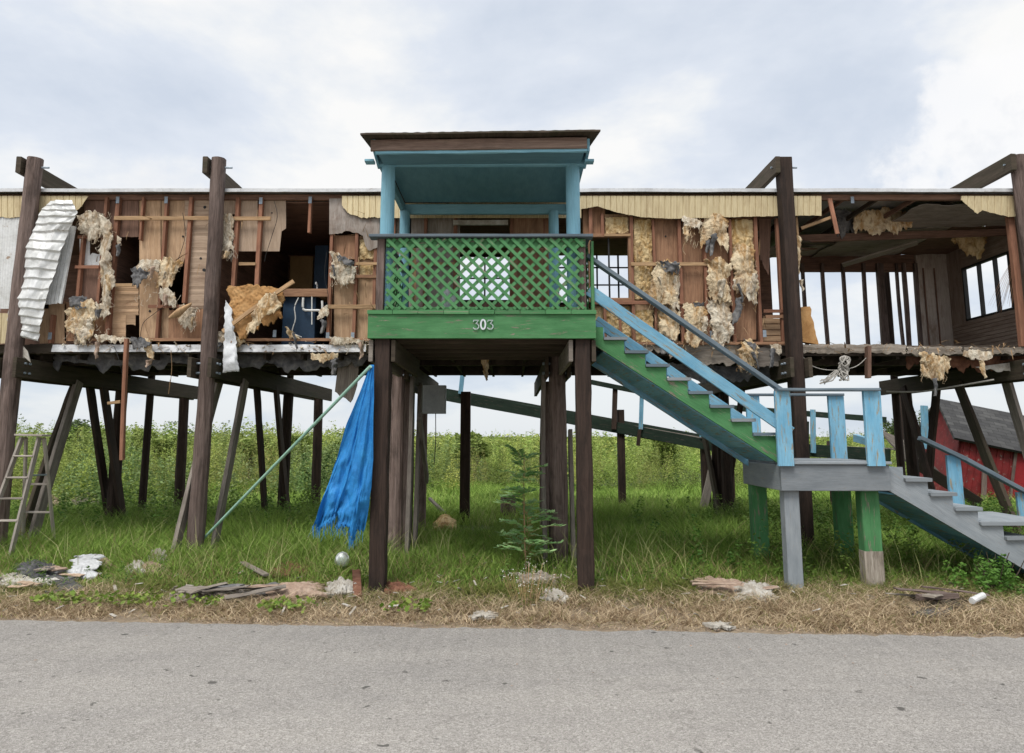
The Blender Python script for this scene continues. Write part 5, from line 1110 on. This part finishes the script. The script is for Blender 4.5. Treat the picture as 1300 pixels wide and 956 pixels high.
P_.append(blades(x, y, np.full(n, -.04), h, .012+.012*rng.random(n), .4+.6*rng.random(n), t1))
n = 5200; x, y = scatter(n, 7.7, 17, .80, 1.1); pn = vnoise(x, y, .7, 61); k = pn > .45; x, y = x[k], y[k]; n = len(x)
P_.append(blades(x, y, np.full(n, -.05), .35+.35*rng.random(n), .005+.003*rng.random(n), .3+.5*rng.random(n), mixt(np.array([.22, .26, .08]), np.array([.48, .46, .22]), rng.random(n))))
tri_mesh('green_grass', *cat(P_), 'blade', 'lush green grass under and around the stilted trailer', 'stuff')
# leafy weeds: plants with stalk leaves
def leaves(cx, cy, cz, size, tint, up=.3, asp=.45):
    n = len(cx); d = rng.normal(size=(n, 3)); d[:, 2] = np.abs(d[:, 2])*up+rng.normal(size=n)*.25; d /= np.linalg.norm(d, axis=1)[:, None]
    r_ = rng.normal(size=(n, 3)); s = np.cross(d, r_); s /= np.linalg.norm(s, axis=1)[:, None]
    c = np.stack([cx, cy, cz], 1); L_ = size[:, None]
    V = np.zeros((n, 4, 3)); V[:, 0] = c-d*L_*.5; V[:, 1] = c+s*L_*asp*.5; V[:, 2] = c+d*L_*.5; V[:, 3] = c-s*L_*asp*.5
    return V.reshape(-1, 3), np.arange(n*4).reshape(-1, 4), np.repeat(tint, 4, 0)
def plants(px, py, H, rad, per, size, ca, cb, z0=-.05, low=.1, asp=.45, up=.3, jit=.3):
    n = len(px); idx = np.repeat(np.arange(n), per); m_ = len(idx)
    t = low+(1-low)*rng.random(m_)**.85; a = rng.random(m_)*2*np.pi; rr = rad[idx]*(1.08-t)**.6*rng.random(m_)**.45
    lx = rng.normal(size=n)*.12; ly = rng.normal(size=n)*.12
    x = px[idx]+np.cos(a)*rr+lx[idx]*t*H[idx]; y = py[idx]+np.sin(a)*rr+ly[idx]*t*H[idx]; z = z0+H[idx]*t
    cl = vnoise(px, py, .45, 51)*.6+vnoise(px, py, 1.3, 52)*.4
    f = np.clip(rng.random(n)[idx]*.45+rng.random(m_)*.35+1.2*(cl[idx]-.42), 0, 1)
    t3 = mixt(ca, cb, f); hue = vnoise(px, py, .8, 53)[idx][:, None]
    t3 = t3*(np.array([[.78, .95, .8]])*(1-hue)+np.array([[1.2, 1.05, 1.1]])*hue)
    return leaves(x, y, z, size*(.6+.8*rng.random(m_))*(1.1-.35*t), t3, up, asp)
P_ = []
# weeds round landing and right side, and left meadow
n = 420; x = rng.uniform(1.9, 8.5, n); y = rng.uniform(8.0, 12.5, n); k = (x > 3.3) | (rng.random(n) < .5); x, y = x[k], y[k]
P_.append(plants(x, y, .25+.5*rng.random(len(x)), .08+.12*rng.random(len(x)), 60, .055, np.array([.05, .12, .02]), np.array([.17, .27, .05])))
n = 260; x = -rng.uniform(2.2, 9, n); y = rng.uniform(10.5, 15, n)
P_.append(plants(x, y, .3+.5*rng.random(n), .1+.15*rng.random(n), 60, .06, np.array([.05, .12, .02]), np.array([.16, .26, .05])))
n = 90; x = rng.uniform(-6, 6, n); y = rng.uniform(7.6, 8.6, n)
P_.append(plants(x, y, .12+.2*rng.random(n), .05+.06*rng.random(n), 34, .035, np.array([.05, .11, .02]), np.array([.16, .26, .05])))
tri_mesh('weeds', *cat(P_), 'leaf', 'low leafy weeds growing through the grass', 'stuff')
# bank of brush behind
P_ = []
def top_h(x, y): return 1.30+.42*vnoise(x, y, .35, 21)+.26*vnoise(x, y, 1.0, 22)+np.clip((-x-1)*.02, 0, .2)
CA, CB = np.array([.08, .13, .025]), np.array([.50, .58, .15])
NC = 520; ccy = 14.5+13*rng.random(NC); ccx = (rng.random(NC)*2-1)*(ccy*.82+.8); ccr = .45+.75*rng.random(NC)
cch = (1.02+.62*rng.random(NC)**1.2+np.clip((-ccx-1)*.03, 0, .25)); cct = rng.random(NC)
def bank(n, y0, y1, per, size, hs, rad, kx=.82):
    x, y = scatter(n, y0, y1, kx)
    front = 19.6+1.6*vnoise(x, y*0, .25, 30)-np.clip((-x-1.5)*.55, 0, 5)
    k = y > front; x, y = x[k], y[k]; fr = front[k]
    H = top_h(x, y)*hs*(.66+.5*rng.random(len(x))); H *= np.clip((y-fr)/1.2+.35, .35, 1)
    H[(x < -6)] *= 1.12
    if y1 < 30:
        d = np.sqrt((x[:, None]-ccx)**2+(y[:, None]-ccy)**2)/ccr; j = d.argmin(1); dm = d.min(1)
        H = cch[j]*np.clip(1.08-.42*dm**2, .35, 1.1)*(.85+.25*rng.random(len(x)))*np.clip((y-fr)/1.0+.45, .4, 1)
        for q in range(5):
            k = (cct[j] >= q/5) & (cct[j] < (q+1)/5)
            ca = [CA, CA*.7, np.array([.06, .10, .03]), CA*1.1, np.array([.09, .11, .03])][q]; cb = [CB, CB*.55, np.array([.30, .40, .16]), CB*1.08, np.array([.46, .46, .15])][q]
            if k.any(): P_.append(plants(x[k], y[k], H[k], rad*(.6+.8*rng.random(k.sum())), per, size*[1, .8, 1.25, .75, .9][q], ca, cb, low=.04, asp=[.45, .5, .6, .22, .3][q], up=[.3, .3, .2, 1.2, .8][q]))
        return
    P_.append(plants(x, y, H, rad*(.6+.8*rng.random(len(x))), per, size, CA, CB, low=.04))
bank(4200, 14.5, 27, 120, .066, 1.0, .22)
bank(1500, 26, 42, 70, .15, 1.0, .5)
bank(1700, 42, 110, 34, .36, 1.0, 1.3)
# tall feathery tops
x, y = scatter(700, 16, 30, .82); k = (y > 20.5-np.clip((-x-1.5)*.5, 0, 4)); x, y = x[k], y[k]
P_.append(plants(x, y, (1.5+.5*rng.random(len(x)))*(1+.1*(x < -5)), np.full(len(x), .16), 80, .05, np.array([.16, .22, .05]), np.array([.42, .50, .16]), low=.4))
tri_mesh('brush_bank', *cat(P_), 'leaf', 'dense bank of yellow-green marsh brush behind the trailer', 'stuff')
P_ = []
n = 60000; y = 100+500*rng.random(n)**1.6; x = (rng.random(n)*2-1)*y*.85
P_.append(leaves(x, y, 1.1*rng.random(n)-.1, .9+y*.006, mixt(np.array([.12, .16, .04]), np.array([.25, .28, .07]), rng.random(n))))
tri_mesh('far_marsh', *cat(P_), 'leaf', 'flat marsh growth reaching the horizon', 'stuff')
# distinct shrubs and trees
def shrub(name, label, px, pyt, Y, w, col=0, trunk=True, per=1800, grp=None, size=.16):
    zt_ = ZY(pyt, Y); x = XP(px, Y, 1.6); t = thing(name, label, 'tree' if 'tree' in name else 'shrub', (x, Y, -.05), grp)
    r_ = random.Random(px); m = MB(); pts = []
    m.pole((x, Y, -.1), (x+r_.uniform(-.2, .2), Y, zt_*.55), .07, .04, 8)
    cl = []
    for k in range(11):
        a = r_.uniform(0, 6.28); rr = w*.5*r_.uniform(.15, .85); zc_ = zt_*r_.uniform(.45, .88)
        c_ = (x+rr*math.cos(a), Y+rr*math.sin(a)*.8, zc_, w*.25*r_.uniform(.6, 1.2)); cl.append(c_); m.pole((x, Y, zt_*.25), c_[:3], .03, .012, 5, seg=3, warp=.08)
    m.build('trunk', 'pile', t)
    pp = []
    for c_ in cl:
        n_ = per//11; d = rng.normal(size=(n_, 3)); d /= np.linalg.norm(d, axis=1)[:, None]; q = rng.random(n_)**.45*c_[3]
        X_ = c_[0]+d[:, 0]*q; Y_ = c_[1]+d[:, 1]*q; Z_ = np.minimum(c_[2]+d[:, 2]*q*.8, zt_+.1)
        ca, cb = (np.array([.035, .06, .018]), np.array([.12, .17, .05])) if col == 0 else (np.array([.09, .14, .03]), np.array([.36, .44, .12]))
        pp.append(leaves(X_, Y_, Z_, size*(.6+.8*rng.random(n_)), mixt(ca, cb, rng.random(n_))))
    tri_mesh('crown', *cat(pp), 'leaf', parent=t)
for a in [('small_tree', 'dark round small tree on the horizon above the stepladder', 98, 534, 34, 2.0, 0), ('shrub', 'low dark shrub at the horizon just left of the round tree', 76, 543, 32, 1.1, 0),
          ('shrub', 'yellow-green shrub rising over the brush left of the second tall post', 213, 537, 24, 1.6, 1), ('shrub', 'yellow-green shrub seen right of the tarpaulin pole over the brush', 430, 549, 25, 1.2, 1),
          ('shrub', 'bushy top rising over the brush between tarpaulin and second post', 375, 546, 24, 1.3, 1),
          ('small_tree', 'dark scrub tree on the horizon left of the red shed roof', 1192, 516, 42, 3.6, 0), ('small_tree', 'dark scrub tree behind the inclined braces left of the shed', 1150, 524, 44, 2.6, 0), ('small_tree', 'dark tree seen over the blue landing posts', 1128, 530, 46, 2.0, 0),
          ('shrub', 'tall loose shrub over the brush just right of the leftmost braces', 128, 538, 26, 1.8, 1), ('shrub', 'shrub rising over the brush between the dangling stud and the second tall post', 188, 541, 23, 1.3, 1), ('shrub', 'round-topped shrub over the brush just right of the second tall post', 318, 543, 24, 1.7, 1), ('shrub', 'low shrub top over the brush under the upper stairs', 842, 552, 26, 1.6, 1), ('shrub', 'low shrub top over the brush left of the landing', 938, 550, 27, 1.5, 1), ('shrub', 'small bush on the horizon left of the first landing post', 1018, 548, 40, 1.2, 0), ('shrub', 'bushy green shrub seen between the two central post frames', 600, 548, 24, 1.3, 1)]:
    shrub(*a)
# bushes beside the lower stairs
for (px, py, Y, w, lb, nm) in ((1250, 622, 10.2, 1.1, 'leafy green bush behind the lower stairs in front of the shed', 'bush'), (1262, 700, 7.5, .6, 'leafy green bush at the foot of the lower stairs', 'bush')):
    zt_ = ZY(py, Y); x = XP(px, Y, zt_*.5); t = thing(nm, lb, 'bush', (x, Y, -.05))
    m = MB()
    for k in range(9): m.pole((x, Y, -.08), (x+random.uniform(-.4, .4)*w, Y+random.uniform(-.2, .2), zt_*random.uniform(.6, .95)), .008, .004, 5, seg=3, warp=.05)
    m.build('stems', 'girder', t)
    n_ = 22; pp = [plants(x+rng.normal(size=n_)*w*.25, Y+rng.normal(size=n_)*.15, zt_*(.6+.45*rng.random(n_)), np.full(n_, w*.2), 60, .055, np.array([.05, .12, .02]), np.array([.18, .3, .06]), low=.1)]
    tri_mesh('leaves', *cat(pp), 'leaf', parent=t)
# tall weed in front of shed
# sapling
SPt = thing('sapling', 'slender feathery-leaved green sapling in front of the thick central post', 'sapling', G(668, 730, 0))
bx = G(668, 722, 0); bx.z = -.05; zt_ = ZY(576, bx.y); m = MB(); m.pole(bx, (bx.x-.02, bx.y, zt_), .011, .004, 7, seg=8, warp=.02)
pp = []
rr_ = random.Random(5)
for k in range(66):
    if rr_.random() < .12: continue
    t = .10+.90*(k/65)*rr_.uniform(.9, 1); a = rr_.uniform(0, 6.28); Lr = .46*(1.15-t)**.4*rr_.uniform(.45, 1.35)
    b0 = Vector((bx.x-.02*t+.03*math.sin(t*5), bx.y, -.05+(zt_+.05)*t)); dr = Vector((math.cos(a)+.15, math.sin(a)*.7, rr_.uniform(.1, .8) if t < .85 else 1.0)).normalized()
    pts = [b0+dr*Lr*q+Vector((0, 0, -.16*Lr*q*q*2)) for q in (0, .33, .66, 1)]; m.sweep(pts, [(.003, 0), (-.0015, .0026), (-.0015, -.0026)], rad=[1, .8, .6, .3])
    sp = smooth(pts, 3); vs_, qs_, cs_ = [], [], []
    side = dr.cross(Vector((0, 0, 1))).normalized()
    for i, p_ in enumerate(sp[2:]):
        for s_ in (-1, 1):
            ll = .12*rr_.uniform(.8, 1.2)*(1-.2*i/len(sp)); d = (side*s_+dr*.55+Vector((0, 0, rr_.uniform(-.25, .15)))).normalized(); wv = d.cross(Vector((rr_.uniform(-.3, .3), rr_.uniform(-.3, .3), 1))).normalized()*ll*.22
            o = len(vs_); vs_ += [p_, p_+d*ll*.5+wv, p_+d*ll, p_+d*ll*.5-wv]; qs_.append([o, o+1, o+2, o+3]); f = rr_.random(); cs_ += [(.24+.2*f, .46+.18*f, .17+.12*f)]*4
    pp.append((np.array([list(v) for v in vs_]), np.array(qs_), np.array(cs_)))
m.build('stem', 'mint' if False else 'lath', SPt)
tri_mesh('leaves', *cat(pp), 'leaf', parent=SPt)
# trailing vine along the verge
def vine(label, spans, n):
    pp = []
    for (pa, pb, py) in spans:
        q0, q1 = G(pa, py), G(pb, py+2); k = int(n*(pb-pa)/100); t = rng.random(k)
        cx = q0.x+(q1.x-q0.x)*t; cl = vnoise(cx, cx*0, 3, 41); kk = rng.random(k) < (cl*2.2-.85); t = t[kk]; cx = cx[kk]; k = len(t)
        cy = q0.y+(q1.y-q0.y)*t+rng.normal(size=k)*.11+.12*(vnoise(cx, cx*0, 1.2, 44)-.5)
        pp.append(leaves(cx, cy, .0+.06*rng.random(k), .035+.03*rng.random(k), mixt(np.array([.1, .19, .02]), np.array([.27, .34, .07]), rng.random(k)), .25, .85))
    tri_mesh('vine', *cat(pp), 'leaf', label, 'stuff')
vine('low yellow-green vine trailing along the verge at the left', [(48, 285, 763)], 330)
vine('brighter vine patch trailing along the verge below the tarpaulin', [(335, 430, 769), (430, 545, 771)], 420)
# white-flowered weed
FW = thing('flowering_weed', 'white-flowered dry weed on the verge below the sapling', 'weed', G(668, 765, 0)); c = G(668, 762, 0)
n_ = 30; fx = c.x+rng.normal(size=n_)*.14; fy = c.y+rng.normal(size=n_)*.08; fh = .12+.26*rng.random(n_)
m = MB()
for a, b, h_ in zip(fx, fy, fh): m.sweep([Vector((c.x+(a-c.x)*.5, b, -.05)), Vector((a, b, h_))], [(.0025, 0), (-.0012, .002), (-.0012, -.002)])
m.build('stems', 'lath', FW)
k = np.repeat(np.arange(n_), 7)
tri_mesh('flowers', *cat([leaves(fx[k]+rng.normal(size=len(k))*.015, fy[k]+rng.normal(size=len(k))*.015, fh[k]+rng.normal(size=len(k))*.02, np.full(len(k), .014), np.tile([.68, .66, .58], (len(k), 1)), .5, .9)]), 'leaf', parent=FW)
tri_mesh('leaves', *cat([plants(fx, fy, fh*.7, np.full(n_, .05), 12, .035, np.array([.08, .11, .03]), np.array([.2, .22, .07]))]), 'leaf', parent=FW)
# pebbles / leaf litter on road and verge
m = MB()
for _ in range(1900):
    x = random.uniform(-7, 7); y = random.uniform(4.0, 6.1) if random.random() < .12 else road_edge(x)+random.gauss(.02, .09)
    s_ = random.uniform(.003, .013); p = Vector((x, y, .02 if y < road_edge(x)-.1 else -.02)); o = [p+Vector((random.uniform(-1, 1)*s_, random.uniform(-1, 1)*s_, random.uniform(0, .8)*s_)) for _ in range(4)]
    m.add(o, [[0, 1, 2], [0, 2, 3], [0, 3, 1], [1, 3, 2]], [[(0, 0)]*3]*4)
m2 = MB()
for _ in range(260):
    x = random.uniform(-6.5, 7); y = random.uniform(6.5, 9.6); s_ = random.uniform(.01, .05); q = Vector((x, y, random.uniform(-.02, .05)))
    d = Vector((random.uniform(-1, 1), random.uniform(-.6, .6), random.uniform(-.2, .4))).normalized()*s_*2
    m2.beam(q, q+d, s_*random.uniform(.3, .9), .004, (0, 0, 1), seg=1)
m2.build('scattered_litter', 'white', None, label='small pale scraps scattered through the verge and grass', kind='stuff')
m.build('road_litter', 'card', None, label='small pebbles and leaf bits scattered on the road edge', kind='stuff')
# ================================================================== LIGHT
w = bpy.data.worlds.new('World'); S.world = w; w.use_nodes = True; nt = w.node_tree; nt.nodes.clear()
out = nt.nodes.new('ShaderNodeOutputWorld'); bg = nt.nodes.new('ShaderNodeBackground'); L(nt, bg.outputs[0], out.inputs[0])
sky = nt.nodes.new('ShaderNodeTexSky'); sky.sky_type = 'NISHITA'; sky.sun_disc = False; SE, SR = R(58), R(200)
sky.sun_elevation = SE; sky.sun_rotation = SR
g = tc(nt, 'Generated'); sp = nt.nodes.new('ShaderNodeSeparateXYZ'); L(nt, g, sp.inputs[0])
# cloud layer: direction projected on a high ceiling
zc_ = mathn(nt, 'ADD', mathn(nt, 'MAXIMUM', sp.outputs[2], 0), .33)
cx = nt.nodes.new('ShaderNodeCombineXYZ'); L(nt, mathn(nt, 'DIVIDE', sp.outputs[0], zc_), cx.inputs[0]); L(nt, mathn(nt, 'DIVIDE', sp.outputs[1], zc_), cx.inputs[1])
mp = nt.nodes.new('ShaderNodeMapping'); mp.inputs['Location'].default_value = (20, 9, 1); L(nt, cx.outputs[0], mp.inputs['Vector'])
n1 = noisen(nt, mp.outputs[0], 1.15, 10, .56, .35); n2 = noisen(nt, mp.outputs[0], 3.4, 8, .55, .2)
cl = ramp(nt, mathn(nt, 'ADD', mathn(nt, 'MULTIPLY', n1, .75), mathn(nt, 'MULTIPLY', n2, .25)), [(.37, (3.5, 3.85, 4.4)), (.45, (4.15, 4.42, 4.85)), (.49, (4.8, 4.92, 5.05)), (.53, (5.4, 5.36, 5.25))])
hz = nt.nodes.new('ShaderNodeMapRange'); hz.inputs[1].default_value = 0; hz.inputs[2].default_value = .33; L(nt, sp.outputs[2], hz.inputs[0])
cl = mixc(nt, hz.outputs[0], mixc(nt, .5, cl, (3.1, 3.55, 4.1)), cl)
from mathutils import Vector as _V
d0 = _V(((1320-650)/FPX, CT-ST*(433-200)/FPX, ST+CT*(433-200)/FPX)).normalized()
def puff(cen, rad, soft):
    dn = nt.nodes.new('ShaderNodeVectorMath'); dn.operation = 'DISTANCE'; L(nt, g, dn.inputs[0]); dn.inputs[1].default_value = cen
    w_ = mathn(nt, 'ADD', dn.outputs['Value'], mathn(nt, 'MULTIPLY', mathn(nt, 'SUBTRACT', noisen(nt, g, 9, 8, .6), .5), .34))
    m_ = nt.nodes.new('ShaderNodeMapRange'); m_.interpolation_type = 'SMOOTHSTEP'; m_.inputs[1].default_value = rad; m_.inputs[2].default_value = rad-soft; L(nt, w_, m_.inputs[0]); return m_.outputs[0]
cl = mixc(nt, mathn(nt, 'MULTIPLY', puff(d0, .165, .06), .85), cl, ramp(nt, noisen(nt, g, 7, 6, .6), [(.36, (4.5, 4.6, 4.8)), (.5, (5.5, 5.45, 5.4))]))
d1 = _V((-.42, .86, .24)).normalized()
cl = mixc(nt, mathn(nt, 'MULTIPLY', puff(d1, .11, .09), .6), cl, (5.1, 5.05, 5.0))
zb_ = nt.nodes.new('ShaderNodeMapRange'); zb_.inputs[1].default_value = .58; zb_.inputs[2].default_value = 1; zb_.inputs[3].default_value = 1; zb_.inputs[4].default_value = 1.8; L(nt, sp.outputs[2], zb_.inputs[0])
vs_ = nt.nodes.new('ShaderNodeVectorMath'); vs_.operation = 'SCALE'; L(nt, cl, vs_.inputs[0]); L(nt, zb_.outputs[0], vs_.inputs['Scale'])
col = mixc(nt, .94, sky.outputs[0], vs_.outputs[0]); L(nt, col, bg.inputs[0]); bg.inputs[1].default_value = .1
sun = bpy.data.lights.new('sun', 'SUN'); sun.energy = 1.5; sun.angle = R(22); sun.color = (1, .96, .9); so_ = bpy.data.objects.new('sun', sun); COL.objects.link(so_)
az = R(205); dv = -Vector((math.sin(az)*math.cos(SE), math.cos(az)*math.cos(SE), math.sin(SE))); so_.rotation_euler = dv.to_track_quat('-Z', 'Y').to_euler()
sky.sun_rotation = az
S.view_settings.view_transform = 'Standard'; S.view_settings.look = 'None'; S.view_settings.exposure = .9; S.view_settings.gamma = 1; S.view_settings.use_curve_mapping = False
S.cycles.max_bounces = 6; S.cycles.diffuse_bounces = 3; S.cycles.transparent_max_bounces = 4
